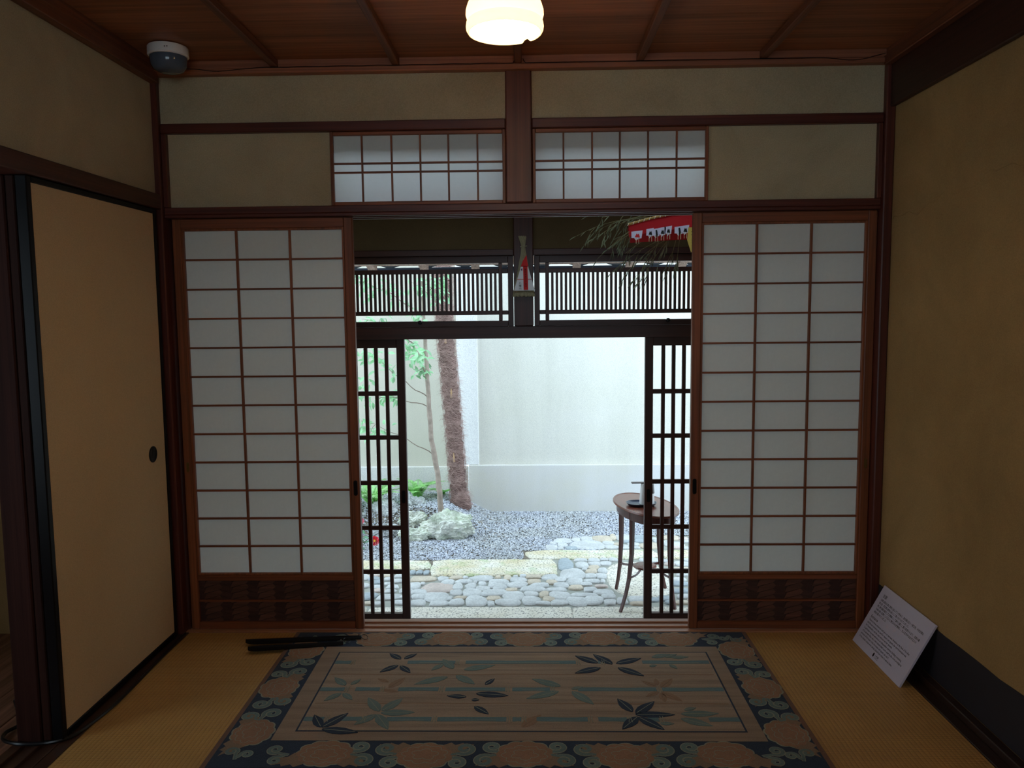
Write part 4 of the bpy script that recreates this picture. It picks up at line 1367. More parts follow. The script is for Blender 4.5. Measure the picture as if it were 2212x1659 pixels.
for fx, fy in feet:
    dx, dy = fx - tc.x, fy - tc.y
    q_ = math.sqrt(float(np.array([dx, dy]) @ np.linalg.inv(S_) @ np.array([dx, dy])))
    k0 = min(.82, 0.80 / q_)
    pts = []
    for f, k in ((0, k0), (.2, k0), (.45, k0 + .02 * (1 - k0)), (.7, k0 + .25 * (1 - k0)), (.84, k0 + .52 * (1 - k0)), (.94, k0 + .8 * (1 - k0)), (1, 1.0)):
        pts.append((tc.x + dx * k, tc.y + dy * k, TZ - 0.019 + (-0.5975 - TZ + 0.019) * f))
    lg = MB().tube(pts, [.018, .018, .016, .014, .0125, .012, .0115], 4)
    obj('leg', lg, W_TABLEV, tb)
    zleg = -0.40
    kk = k0 + .25 * (1 - k0)
    pe = Vector((tc.x + dx * kk, tc.y + dy * kk, zleg))
    ps = SH + Vector((dx, dy, 0)).normalized() * 0.06
    mid = (pe + ps) / 2 + Vector((-dy, dx, 0)) * 0.10 + Vector((0, 0, -.012))
    cur = [ps * (1 - f) ** 2 + mid * 2 * f * (1 - f) + pe * f * f for f in [i / 8 for i in range(9)]]
    obj('stretcher', MB().tube(cur, 0.0085, 4), W_TABLEV, tb)
obj('lower_shelf', MB().lathe([(0.0, -.008), (0.075, -.008), (0.08, -.002), (0.078, .004), (0.072, .006), (0.0, .006)], 32, SH), W_TABLE, tb, smooth=True)
# tray
trc = Vector((0.775, 1.955))
def ov(mb, prof, c, n=40):
    vs, fs = [], []
    for a_, b_, z_ in prof:
        for i in range(n):
            a = 2 * PI * i / n
            vs.append((c.x + math.copysign(abs(math.cos(a)) ** .8, math.cos(a)) * a_, c.y + math.copysign(abs(math.sin(a)) ** .8, math.sin(a)) * b_, z_))
    for r in range(len(prof) - 1):
        fs += [(r * n + i, r * n + (i + 1) % n, (r + 1) * n + (i + 1) % n, (r + 1) * n + i) for i in range(n)]
    fs.append(tuple(range(n))[::-1]); fs.append(tuple((len(prof) - 1) * n + i for i in range(n)))
    return mb.add(vs, fs)
T0 = TZ + 0.0003
tag(obj('oval_tray', ov(MB(), [(0.082, 0.056, T0), (0.094, 0.066, T0 + .008), (0.102, 0.073, T0 + .018), (0.099, 0.070, T0 + .018), (0.088, 0.060, T0 + .008), (0.08, 0.054, T0 + .005)], trc), plain('blue_black_tray', C(40, 52, 74), 0.3), loc=(trc.x, trc.y, T0), smooth=True), 'dark oval tray on the mahogany table', 'tray')
# dispenser
D0 = T0 + 0.0062
dc = Vector((0.812, 1.955))
dsp = thing('hand_dispenser', (dc.x, dc.y, D0), 'white and dark hand sanitiser dispenser standing on the tray', 'dispenser')
WHT = plain('white_plastic', C(236, 236, 236), 0.35)
ov_ = MB()
ov(ov_, [(0.046, 0.036, D0), (0.050, 0.040, D0 + .004), (0.046, 0.038, D0 + .075), (0.040, 0.036, D0 + .135), (0.036, 0.033, D0 + .14)], dc)
obj('body', ov_, WHT, dsp, smooth=True)
ov_ = MB()
ov(ov_, [(0.030, 0.038, D0 + .078), (0.031, 0.0395, D0 + .079), (0.026, 0.037, D0 + .137), (0.023, 0.034, D0 + .1415)], Vector((dc.x + .0185, dc.y)))
obj('tank', ov_, plain('brown_tank', C(70, 54, 50), 0.3), dsp, smooth=True)
obj('nozzle', bx(dc.x - 0.105, dc.x + 0.012, dc.y - 0.016, dc.y + 0.016, D0 + .1417, D0 + .150, b=.003), plain('grey_nozzle', C(110, 104, 104), 0.4), dsp)

# ---------------------------------------------------------------- straw charm on the outer post
CY = OY - 0.056
STRAW = plain('dry_straw', C(150, 142, 114), 0.9, var=0.25, scale=60)
WPAP = plain('white_paper', C(232, 232, 236), 0.8)
RPAP = plain('red_paper', C(206, 36, 38), 0.8)
INK = plain('black_ink', C(20, 18, 18), 0.8)
ch = thing('straw_charm', (0.0, CY, 1.44), 'fan shaped straw charm with white and red paper on the post', 'charm')
for k in range(11):
    f = (k - 5) / 5
    xt, xb = 0.004 + f * 0.013, 0.004 + f * 0.058
    yo = CY - 0.014 - 0.010 * (1 - abs(f))
    obj('straw_roll', MB().tube([(0.002 + f * .020 - .004, yo, 1.797 - .004 * abs(k % 3)), (0.003 + f * .008, yo, 1.737), (0.004 + f * .012, yo, 1.69), (xt * .3 + xb * .7 * .62, yo, 1.58), (xb, yo - .003, 1.443 + 0.006 * (k % 2))], [0.0045, 0.003, 0.0052, 0.0085, 0.0105], 7), STRAW, ch)
obj('binding', MB().tube([(-0.014, CY - .022, 1.733), (0.004, CY - .031, 1.735), (0.024, CY - .022, 1.737)], 0.003, 6), STRAW, ch)
def chf(u, v, h):
    w_ = 0.0135 + (1.62 - v) / 0.142 * 0.044
    yy = CY - 0.038 - 0.005 * max(0, 1 - (u - 0.007) ** 2 / (w_ * w_ + .0004)) - h
    return (u, yy, v)
m = MB()
rows = 8
L, Rr = [], []
cols = 8
vs = []
for j in range(rows + 1):
    v = 1.62 + (1.478 - 1.62) * j / rows
    xl = -0.011 + (-0.053 + 0.011) * j / rows
    xr = 0.029 + (0.070 - 0.029) * j / rows
    for i in range(cols + 1):
        vs.append(chf(xl + (xr - xl) * i / cols, v, 0))
m.add(vs, [(j * 9 + i, (j + 1) * 9 + i, (j + 1) * 9 + i + 1, j * 9 + i + 1) for j in range(rows) for i in range(cols)])
obj('paper_wrap', m, WPAP, ch)
obj('red_cap', MB().prism([(-0.012, 1.617), (0.0, 1.650), (0.022, 1.684), (0.026, 1.650), (0.031, 1.617)][::-1], lambda u, v, h: (u, CY - .0445 - h, v), 0, .0008), RPAP, ch)
rs_ = obj('red_strip', MB().prism([(0.0015, 1.62), (0.0265, 1.62), (0.0300, 1.482), (0.0035, 1.482)][::-1], lambda u, v, h: (u, CY - .0445 - h, v), 0, .0008), RPAP, ch)
obj('red_line', bx(-0.034, 0.0025, CY - .0445, CY - .044, 1.5425, 1.5455), RPAP, ch)
obj('red_line', bx(0.029, 0.050, CY - .0445, CY - .044, 1.5425, 1.5455), RPAP, ch)
m = MB()
for k, c_ in enumerate('蘇民将来之子孫也'):
    lettering(m, c_, lambda u, v, h: (u, CY - .0462, v), 0.0085 + k * .0003, 1.594 - k * 0.0137, 0.0125)
obj('lettering', m, INK, rs_)
m = MB()
for k, c_ in enumerate('八幡山'):
    lettering(m, c_, lambda u, v, h: (u, CY - .0448, v), -0.024 + k * .0004, 1.516 - k * 0.0152, 0.0145)
obj('lettering', m, INK, ch)
cr_ = MB().lathe([(0.0, -.0448), (0.0065, -.0448), (0.0065, -.0440)], 20, (-0.0055, CY, 1.599), axis='Y')
crest = obj('crest', cr_, plain('purple_crest', C(96, 30, 90), 0.8), ch)
obj('crest_centre', MB().lathe([(0.0, -.0454), (0.0036, -.0454), (0.0036, -.0449)], 16, (-0.0035, CY, 1.598), axis='Y'), WPAP, crest)

# ---------------------------------------------------------------- festive bamboo branch with red winnow basket
BAMB = leaf_mat('dry_bamboo_leaf', C(164, 172, 146), 0.2)
BSTEM = plain('bamboo_stem', C(150, 146, 104), 0.6)
TWIGS = [(0.292,1.053,1.757),(0.349,1.052,1.859),(0.324,0.909,1.696),(0.415,0.914,1.838),(0.476,1.034,1.557),(0.4,1.018,1.631),(0.535,1.007,1.531),(0.594,0.949,1.499),(0.615,0.997,1.439),(0.546,0.997,1.657),(0.656,0.993,1.553),(0.706,0.925,1.585),(0.762,0.969,1.527),(0.809,0.963,1.545),(0.498,1.016,1.727),(0.392,1.059,1.781),(0.515,1.052,1.828),(0.447,0.987,1.677)]
bb = thing('bamboo_branch', (0.9, 1.0, 2.3), 'dry bamboo sprigs hanging in the vestibule beside the red basket', 'bamboo branch')
root = Vector((0.90, 1.0, 1.80))
m = MB(); lv = MB()
m.tube([(0.95, 1.02, 2.384), (0.94, 1.01, 2.1), root, (0.84, 1.0, 1.75)], [.009, .008, .006, .004], 7)
rb = random.Random(31)
for e in TWIGS:
    e = Vector(e)
    s0 = root + Vector((rb.uniform(-.10, 0), rb.uniform(0, .06), rb.uniform(-.05, .10)))
    mid = (s0 + e) / 2 + Vector((0, 0.02, abs(e.x - s0.x) * 0.18 + rb.uniform(0, .03)))
    pts = [s0 * (1 - f) ** 2 + mid * 2 * f * (1 - f) + e * f * f for f in [i / 10 for i in range(11)]]
    m.tube(pts, [.0022 - .0015 * i / 10 for i in range(11)], 5)
    for i in range(4, 11):
        if rb.random() < .62:
            d = (pts[i] - pts[i - 1]).normalized() + Vector((rb.uniform(-.6, .3), rb.uniform(-.4, .4), rb.uniform(-.9, .1)))
            leaf_into(lv, pts[i], d, Vector((0, -1, .4)), rb.uniform(.035, .075), .0058)
    for k in range(2):
        p = pts[rb.randrange(5, 10)]
        q = p + Vector((rb.uniform(-.05, .0), rb.uniform(-.02, .02), rb.uniform(-.09, -.03)))
        m.tube([p, (p + q) / 2 + Vector((0, 0, .008)), q], [.0011, .0009, .0005], 4)
        for s in range(3):
            leaf_into(lv, p.lerp(q, .5 + .25 * s), (q - p).normalized() + Vector((rb.uniform(-.5, .5), rb.uniform(-.3, .3), -.3)), Vector((0, -1, .4)), rb.uniform(.03, .06), .0055)
obj('stems', m, BSTEM, bb)
obj('leaves', lv, BAMB, bb, kind='stuff')

wk = thing('winnow_basket', (0.80, 0.9, 1.76), 'red cloth lined winnow basket hung with paper tags', 'basket')
REDC = plain('red_cloth', C(190, 22, 34), 0.85, var=0.08, scale=8)
def arc(k, rad=1.0):
    # front wall curve in plan, k 0..1 from the left end to the right
    x = 0.552 + 0.62 * k
    y = 0.93 - 0.10 * math.sin(PI * min(1, k * 1.0 + .05)) * rad
    return x, y
n = 24
vs_ = []
for i in range(n + 1):
    k = i / n
    x, y = arc(k)
    zt = 1.797 + 0.050 * math.sin(min(1, k / .55) * PI / 2) - .02 * max(0, k - .75)
    zb = 1.742 + 0.028 * math.sin(min(1, k / .55) * PI / 2)
    xb = x + (0.012 * (1 - k))
    vs_.append(((x, y, zt), (xb, y + .004, zb)))
m = MB()
m.strip([a for a, b in vs_], [b for a, b in vs_])
m.strip([(a[0], a[1] + .003, a[2]) for a, b in vs_], [(b[0], b[1] + .003, b[2]) for a, b in vs_])
m.strip([(b[0], b[1] + .003, b[2]) for a, b in vs_], [(b[0], b[1], b[2]) for a, b in vs_])
obj('front_cloth', m, REDC, wk)
m = MB()
m.strip([(b[0] + .004, b[1] + .005, b[2] + .03) for a, b in vs_], [(b[0] + .008 - .0 * i, b[1] + .07, 1.712 + .0006 * i) for i, (a, b) in enumerate(vs_)])
m.strip([(b[0] + .008, b[1] + .07, 1.712 + .0006 * i) for i, (a, b) in enumerate(vs_)], [(b[0] + .01, b[1] + .20, 1.80) for a, b in vs_])
obj('back_cloth', m, REDC, wk)
obj('woven_rim', MB().tube([(a[0], a[1] - .001, a[2] + .004) for a, b in vs_], .0065, 7), plain('woven_bamboo', C(196, 158, 92), 0.7, var=0.3, scale=90), wk)
RT = plain('rim_binding', C(226, 220, 204), 0.8)
for i in range(0, n + 1, 1):
    a = vs_[i][0]
    obj('rim_binding', MB().tube([(a[0] - .004, a[1] - .009, a[2] - .004), (a[0], a[1] - .009, a[2] + .004), (a[0] + .004, a[1] - .002, a[2] + .0125)], .0018, 4), RT, wk)
obj('hanging_string', MB().tube([(0.84, 1.0, 1.80), (0.88, 1.0, 2.1), (0.92, 1.02, 2.384)], .0015, 4), RT, wk)
TAGW = plain('tag_white', C(214, 210, 232), 0.8)
STICK = plain('tag_stick', C(206, 176, 140), 0.7)
tags = [(0.590, 0.845, 1.757, 0.030, 0), (0.655, 0.84, 1.768, 0.020, 1), (0.685, 0.835, 1.767, 0.022, 2), (0.715, 0.83, 1.772, 0.020, 1), (0.745, 0.83, 1.777, 0.020, 1), (0.800, 0.83, 1.776, 0.024, 2), (0.830, 0.828, 1.780, 0.022, 1)]
for x, y, z, w_, kind in tags:
    tg = obj('paper_tag', MB().prism([(x - w_, z), (x + w_ * .9, z + .006), (x + w_ * .7, z - .034), (x + w_ * .15, z - .036), (x - w_ * .2, z - .046), (x - w_ * .55, z - .032), (x - w_, z - .032)][::-1], lambda u, v, h: (u, y - h, v), 0, .0012), TAGW, wk)
    c_ = RPAP if kind == 0 else INK
    if kind != 2:
        obj('tag_mark', MB().prism([(x - w_ * .45, z - .028), (x - w_ * .1, z - .008), (x + w_ * .05, z - .015), (x + w_ * .25, z - .009), (x + w_ * .45, z - .030)], lambda u, v, h: (u, y - .0013 - h, v), 0, .0006), c_, tg)
    else:
        obj('tag_mark', MB().prism([(x - w_ * .2, z - .005), (x + w_ * .15, z - .003), (x + w_ * .4, z - .036), (x - w_ * .05, z - .040)][::-1], lambda u, v, h: (u, y - .0013 - h, v), 0, .0006), c_, tg)
    for s in (-.006, .007):
        obj('tag_stick', MB().box(x + s - .0014, x + s + .0014, y - .003, y - .0005, z - .062, z - .030), STICK, tg)
GOLD = plain('gold_plate', C(206, 178, 84), 0.5)
gx, gy = 0.868, 0.82
gp = obj('gold_plate', MB().prism([(gx - .024, 1.772), (gx + .03, 1.772), (gx + .036, 1.70), (gx + .022, 1.648), (gx - .010, 1.648), (gx - .030, 1.71)][::-1], lambda u, v, h: (u, gy - h, v), 0, .002), GOLD, wk)
m = MB()
lettering(m, '大', lambda u, v, h: (u, gy - .0026, v), gx - .012, 1.735, 0.030)
lettering(m, '判', lambda u, v, h: (u, gy - .0026, v), gx - .010, 1.698, 0.026)
lettering(m, '吉', lambda u, v, h: (u, gy - .0026, v), gx - .010, 1.664, 0.024)
obj('lettering', m, plain('brown_ink', C(110, 92, 40), 0.8), gp)
# ================================================================== RUG
def pile(name, col, var=0.16, streak=False):
    t = NT(name)
    v = t.coords(rand=False)
    f = t.noise(v, 420, 2, 0.7)
    g = t.noise(t.coords((1.6, 30, 1) if streak else (6, 6, 6), rand=False), 1.0, 4, 0.65)
    c = t.ramp(g, [(0.3, scale_c(col, 1 - var)), (0.7, scale_c(col, 1 + var))])
    c = t.mix(c, t.ramp(f, [(0.3, (0.78, 0.78, 0.78, 1)), (0.7, (1.16, 1.16, 1.16, 1))]), 1.0, 'MULTIPLY')
    t.base(c)
    t.rough(0.95)
    t.p.inputs['Specular IOR Level'].default_value = 0.1
    t.p.inputs['Sheen Weight'].default_value = 0.15
    t.bump(f, 0.5, 0.004)
    return t.m
NAVY = pile('navy_pile', C(28, 42, 62))
SAND = pile('sand_pile', C(160, 134, 110), 0.26, True)
BAND = pile('band_pile', C(152, 126, 102), 0.20, True)
BIND = pile('binding_pile', C(120, 84, 62))
ROSE = pile('peony_pile', C(156, 114, 84), 0.08)
WING = pile('peony_leaf_pile', C(140, 112, 86), 0.12)
TEAL = pile('teal_pile', C(108, 124, 116), 0.12)
TEALD = pile('bamboo_pile', C(98, 122, 122), 0.12, True)
OUTL = pile('outline_pile', C(148, 146, 124), 0.06)
TAN = pile('tan_pile', C(148, 114, 86), 0.08)
RX0, RX1, RY0, RY1 = -0.966, 0.934, -1.03, -0.016
rug = thing('rug', ((RX0 + RX1) / 2, (RY0 + RY1) / 2, 0.0), 'navy bordered rug with bamboo stems and peony flowers', 'rug')
RC = Vector(WLOC[rug.name])
def wob(x, y):
    return 0.003 * math.sin(x * 7 + 1) * max(0, min(1, (-0.6 - y) * 3))
def slab(x0, x1, y0, y1, z0, z1):
    return bx(x0, x1, y0, y1, z0, z1, b=min(.002, (z1 - z0) * .4))
obj('binding', slab(RX0, RX1, RY0, RY1, 0.0006, 0.0095), BIND, rug)
obj('border', slab(RX0 + .018, RX1 - .018, RY0 + .014, RY1 - .012, 0.0085, 0.0108), NAVY, rug)
obj('band', slab(-0.797, 0.776, -0.866, -0.170, 0.0100, 0.0118), BAND, rug)
def frame_line(x0, x1, y0, y1, w_, z0, z1):
    m = MB()
    m.box(x0, x1, y0, y0 + w_, z0, z1).box(x0, x1, y1 - w_, y1, z0, z1).box(x0, x0 + w_, y0 + w_, y1 - w_, z0, z1).box(x1 - w_, x1, y0 + w_, y1 - w_, z0, z1)
    return m
obj('field', slab(-0.730, 0.722, -0.811, -0.225, 0.0110, 0.0126), SAND, rug)
obj('guard_line', frame_line(-0.734, 0.726, -0.815, -0.221, 0.006, 0.0112, 0.0128), NAVY, rug)
zf = 0.0126
# bamboo stems with nodes
stem_spans = {-0.314: [(-0.727, -0.665), (-0.445, -0.26), (-0.22, 0.205), (0.29, 0.30), (0.46, 0.715)],
              -0.531: [(-0.727, -0.64), (-0.60, -0.512), (-0.445, -0.30), (-0.275, -0.06), (-0.035, 0.10), (0.20, 0.48), (0.50, 0.718)],
              -0.738: [(-0.727, -0.66), (-0.60, -0.535), (-0.45, -0.30), (-0.28, -0.05), (-0.03, 0.0), (0.05, 0.22), (0.255, 0.35), (0.42, 0.455), (0.62, 0.72)]}
for y, spans in stem_spans.items():
    for a, b in spans:
        m = MB()
        nseg = 8
        Lp, Rp = [], []
        for i in range(nseg + 1):
            xx = a + (b - a) * i / nseg
            hw = 0.0125 + 0.001 * math.sin(i)
            Lp.append((xx, y + hw + .001 * math.sin(xx * 30))); Rp.append((xx, y - hw + .001 * math.sin(xx * 30)))
        poly = Rp + Lp[::-1]
        m.prism(poly, lambda u, v, h: (u, v, h), zf - .0005, zf + .0009)
        st = obj('bamboo_stem', m, TEALD, rug)
        if b - a > 0.1:
            k = MB().box(a + .25 * (b - a), a + .85 * (b - a), y - .0075, y - .0055, zf, zf + .0012)
            obj('stem_line', k, OUTL, st)
        if b < 0.7:
            k = MB()
            for s in (-1, 1):
                k.tube([(b + .010 + s * .005, y + .019, zf + .001), (b + .010 + s * .003, y, zf + .0012), (b + .010 + s * .006, y - .02, zf + .001)], .0016, 4)
            obj('stem_node', k, OUTL, st)
# faint seams of undyed bamboo between the stems
for y in (-0.415, -0.632):
    m = MB()
    poly = [(-0.72 + 1.43 * i / 30, y + .003 + .002 * math.sin(i)) for i in range(31)]
    poly = [(a, b - .006) for a, b in poly] + poly[::-1]
    m.prism(poly, lambda u, v, h: (u, v, h), zf - .0005, zf + .0004)
    obj('field_stripe', m, TAN, rug)
RUGLEAVES=[('n',-0.476,-0.288,-0.529,-0.236),('n',-0.463,-0.285,-0.42,-0.239),('n',-0.478,-0.341,-0.537,-0.399),('n',-0.468,-0.346,-0.421,-0.404),
  ('t',-0.643,-0.502,-0.697,-0.442),('t',-0.624,-0.498,-0.597,-0.455),('t',-0.645,-0.561,-0.692,-0.617),('t',-0.637,-0.561,-0.594,-0.61),
  ('t',-0.264,-0.369,-0.311,-0.288),('t',-0.306,-0.332,-0.344,-0.383),('t',-0.221,-0.378,-0.105,-0.339),('t',-0.278,-0.437,-0.393,-0.495),
  ('t',-0.246,-0.425,-0.173,-0.492),('t',-0.484,-0.688,-0.541,-0.594),('t',-0.475,-0.685,-0.419,-0.599),('t',-0.476,-0.698,-0.362,-0.695),
  ('t',-0.491,-0.71,-0.55,-0.775),('t',-0.487,-0.71,-0.433,-0.804),('n',-0.656,-0.791,-0.699,-0.713),('n',-0.652,-0.792,-0.587,-0.701),
  ('n',-0.649,-0.803,-0.528,-0.822),('n',-0.196,-0.588,-0.265,-0.58),('n',-0.162,-0.564,-0.048,-0.579),('n',-0.134,-0.497,-0.102,-0.45),
  ('n',-0.162,-0.654,-0.111,-0.706),('n',-0.175,-0.608,-0.149,-0.609),('n',0.288,-0.322,0.205,-0.258),('n',0.343,-0.332,0.277,-0.246),
  ('n',0.359,-0.327,0.46,-0.28),('n',0.295,-0.361,0.196,-0.407),('n',0.362,-0.361,0.45,-0.428),('t',0.503,-0.273,0.578,-0.243),
  ('t',0.556,-0.273,0.605,-0.243),('t',0.578,-0.273,0.646,-0.268),('t',0.561,-0.332,0.584,-0.37),('t',0.483,-0.348,0.512,-0.339),
  ('t',0.138,-0.509,0.036,-0.453),('t',0.13,-0.547,0.016,-0.6),('t',0.178,-0.547,0.247,-0.639),('t',0.177,-0.53,0.219,-0.513),
  ('n',0.374,-0.688,0.333,-0.6),('n',0.384,-0.7,0.458,-0.619),('n',0.382,-0.707,0.513,-0.708),('n',0.387,-0.722,0.327,-0.8),
  ('n',0.39,-0.725,0.462,-0.803),('t',0.535,-0.703,0.66,-0.699),('t',0.529,-0.732,0.623,-0.779),('t',0.551,-0.677,0.593,-0.661),
  ('t',0.455,-0.764,0.501,-0.764),('b',0.483,-0.508,0.436,-0.465),('b',0.488,-0.5,0.489,-0.448),('b',0.498,-0.517,0.551,-0.447),
  ('b',0.485,-0.546,0.436,-0.583),('b',0.491,-0.559,0.496,-0.623),('b',0.496,-0.554,0.556,-0.615),('b',0.002,-0.787,0.066,-0.708),
  ('b',-0.49,-0.477,-0.536,-0.45),('b',-0.482,-0.519,-0.434,-0.442),('b',-0.499,-0.536,-0.44,-0.552)]
for k, x0, y0, x1, y1 in RUGLEAVES:
    d = Vector((x1 - x0, y1 - y0)); L = d.length
    d.normalize(); s = Vector((-d.y, d.x))
    w_ = min(0.020, max(0.010, L * 0.20))
    prof = [(0, .12), (.12, .62), (.35, 1.0), (.6, .9), (.82, .5), (1.0, 0.04)]
    def lp(kx):
        Lp = [Vector((x0, y0)) + d * L * f + s * (w_ * q * kx) for f, q in prof]
        Rp = [Vector((x0, y0)) + d * L * f - s * (w_ * q * kx) for f, q in prof]
        return Rp + Lp[::-1]
    mat = {'n': NAVY, 't': TEAL, 'b': TAN}[k]
    hz = {'n': .0016, 't': .0013, 'b': .0006}[k]
    lf = obj('bamboo_leaf', MB().prism([tuple(p) for p in lp(1)], lambda u, v, h: (u, v, h), zf - .0005, zf + hz), mat, rug)
    a, b = Vector((x0, y0)) + d * L * .05, Vector((x0, y0)) + d * L * .92
    obj('leaf_vein', MB().prism([tuple(a - s * .0011), tuple(b - s * .0007), tuple(b + s * .0007), tuple(a + s * .0011)], lambda u, v, h: (u, v, h), zf + hz - .0002, zf + hz + .0006), OUTL if k != 'b' else WING, lf)

# peonies and scrolls of the border
def peony_meshes():
    n = 88
    bl = []
    for i in range(n):
        a = 2 * PI * i / n
        sc = 0.97 + 0.10 * abs(math.sin(a * 5.5)) + 0.03 * math.sin(a * 3)
        bl.append((0.080 * math.cos(a) * sc, 0.050 * math.sin(a) * sc + (0.012 * math.sin(a) if math.sin(a) > 0 else 0)))
    ol = [(x * 1.05, y * 1.08) for x, y in bl]
    wings = []
    for s in (-1, 1):
        w_ = [(0.030, -0.020), (0.052, -0.046), (0.075, -0.058), (0.088, -0.046), (0.112, -0.056), (0.118, -0.044), (0.146, -0.050), (0.124, -0.030), (0.132, -0.018), (0.105, -0.012), (0.092, 0.006), (0.060, 0.010)]
        wings.append([(s * x, y) for x, y in (w_ if s > 0 else w_[::-1])])
    pet = []
    for ring, cnt in ((0.42, 5), (0.78, 9)):
        for k in range(cnt):
            a0 = 2 * PI * k / cnt + ring
            pts = []
            for t in range(7):
                f = t / 6
                a = a0 + (2 * PI / cnt) * f
                rr = ring * (1 - 0.24 * math.sin(PI * f))
                rr = ring - 0.0 + 0.17 * math.sin(PI * f) - 0.06
                pts.append((0.080 * rr * math.cos(a), 0.050 * rr * math.sin(a)))
            pet.append(pts)
    return bl, ol, wings, pet
BL, OL, WG, PET = peony_meshes()
ident = lambda u, v, h: (u, v, h)
def mk(name, mb, mat):
    me = mesh_of(name, mb); me.materials.append(mat); return me
ME_OL = mk('peony', MB().prism(OL, ident, 0, .0006), OUTL)
ME_BL = mk('bloom', MB().prism(BL, ident, 0, .0012), ROSE)
mw = MB()
for w_ in WG:
    mw.prism(w_, ident, 0, .0007)
ME_WG = mk('peony_leaves', mw, WING)
mp_ = MB()
for pts in PET:
    Lq, Rq = [], []
    for i, p in enumerate(pts):
        a = pts[max(0, i - 1)]; b = pts[min(len(pts) - 1, i + 1)]
        t = Vector((b[0] - a[0], b[1] - a[1])); t.normalize()
        Lq.append((p[0] - t.y * .0011, p[1] + t.x * .0011, 0)); Rq.append((p[0] + t.y * .0011, p[1] - t.x * .0011, 0))
    mp_.strip(Lq, Rq)
ME_PT = mk('petal_lines', mp_, OUTL)
def spiral_poly(cx, cy, R, a0, turns, w0, w1, lead=None, sgn=1, grow=0.0):
    pts = []
    if lead:
        pts += lead
    n = 26
    for i in range(n + 1):
        f = i / n
        a = a0 + sgn * turns * 2 * PI * f
        r = R * (1 - 0.80 * f)
        pts.append((cx + r * math.cos(a), cy + r * math.sin(a)))
    Lq, Rq = [], []
    m = len(pts)
    for i, p in enumerate(pts):
        a = pts[max(0, i - 1)]; b = pts[min(m - 1, i + 1)]
        t = Vector((b[0] - a[0], b[1] - a[1]))
        if t.length < 1e-6: t = Vector((1, 0))
        t.normalize()
        w_ = (w0 + (w1 - w0) * abs(2 * (i / (m - 1)) - 1) ** 2) / 2 + grow
        Lq.append((p[0] - t.y * w_, p[1] + t.x * w_)); Rq.append((p[0] + t.y * w_, p[1] - t.x * w_))
    return Lq, Rq
def scroll_mb(grow, h):
    m = MB()
    for (cx, cy, R, a0, turns, lead, sg) in ((0.040, 0.026, 0.0255, -2.2, 1.35, [(-0.012, -0.004), (0.004, 0.0), (0.016, 0.002)], 1), (0.022, -0.036, 0.0225, 1.9, 1.25, [(-0.006, 0.0), (0.002, -0.008), (0.008, -0.012)], -1)):
        Lq, Rq = spiral_poly(cx, cy, R, a0, turns, 0.0125, 0.008, lead, sg, grow)
        m.strip([(a, b, h) for a, b in Lq], [(a, b, h) for a, b in Rq])
    # keep every face pointing up
    out = MB(); out.v = m.v
    for f in m.f:
        a, b, c = (Vector(m.v[i]) for i in f[:3])
        out.f.append(f if (b - a).cross(c - a).z > 0 else f[::-1])
    return out
ME_SO = mk('scroll', scroll_mb(0.0026, 0.0007), OUTL)
ME_SF = mk('scroll_fill', scroll_mb(0.0, 0.0013), TEAL)
zb = 0.0108
def place(me, name, pos, rot, scl, parent):
    o = bpy.data.objects.new(name, me); COL.objects.link(o)
    o.parent = parent
    b = WLOC[parent.name]
    o.location = (pos[0] - b[0], pos[1] - b[1], pos[2] - b[2])
    o.rotation_euler = (0, 0, rot); o.scale = scl
    WLOC[o.name] = pos
    return o
def sub_at(me, name, parent, dz):
    o = bpy.data.objects.new(name, me); COL.objects.link(o)
    o.parent = parent; o.location = (0, 0, dz)
    return o
def flower(x, y, rot, flip, k=1.0, ky=None):
    ky = ky or k
    f = place(ME_OL, 'peony', (x, y, zb), rot, (k, -ky if flip else ky, 1), rug)
    sub_at(ME_WG, 'peony_leaves', f, 0.0001)
    sub_at(ME_BL, 'bloom', f, 0.0002)
    sub_at(ME_PT, 'petal_lines', f, 0.0016)
def scroll(x, y, rot, mx, my, k=1.0):
    f = place(ME_SO, 'scroll', (x, y, zb), rot, (k * mx, k * my, 1), rug)
    sub_at(ME_SF, 'scroll_fill', f, 0.0)
FXS = (-0.605, -0.295, 0.012, 0.318, 0.625)
for i, x in enumerate(FXS):
    flower(x, -0.095, 0, i % 2 == 0, 1.0, 1.12)
    flower(x, -0.945, 0, i % 2 == 1, 1.02, 1.16)
for a, b in zip(FXS[:-1], FXS[1:]):
    xm = (a + b) / 2
    j = FXS.index(a)
    up = 1 if j % 2 == 0 else -1
    for yy, k, u2 in ((-0.095, 1.12, up), (-0.945, 1.2, -up)):
        scroll(xm - 0.080, yy, 0, 1, u2, k)
        scroll(xm + 0.080, yy, 0, -1, -u2, k)
for x0, sx in ((-0.735, -1), (0.755, 1)):
    for yy in (-0.095, -0.945):
        scroll(x0 - 0.01 * sx, yy, 0, sx, 1, 0.95)
for x, s in ((-0.876, 1), (0.853, -1)):
    for i, y in enumerate((-0.205, -0.515, -0.82)):
        flower(x, y, PI / 2, (i % 2 == 0) == (s > 0), 0.92, 1.12)
    for ym in (-0.36, -0.668):
        scroll(x, ym + 0.078, PI / 2, -1, 1 * s, 1.15)
        scroll(x, ym - 0.078, PI / 2, 1, -1 * s, 1.15)
    for yy in (-0.07, -0.965):
        scroll(x, yy, PI / 2, 1 if yy < -.5 else -1, s, 0.85)

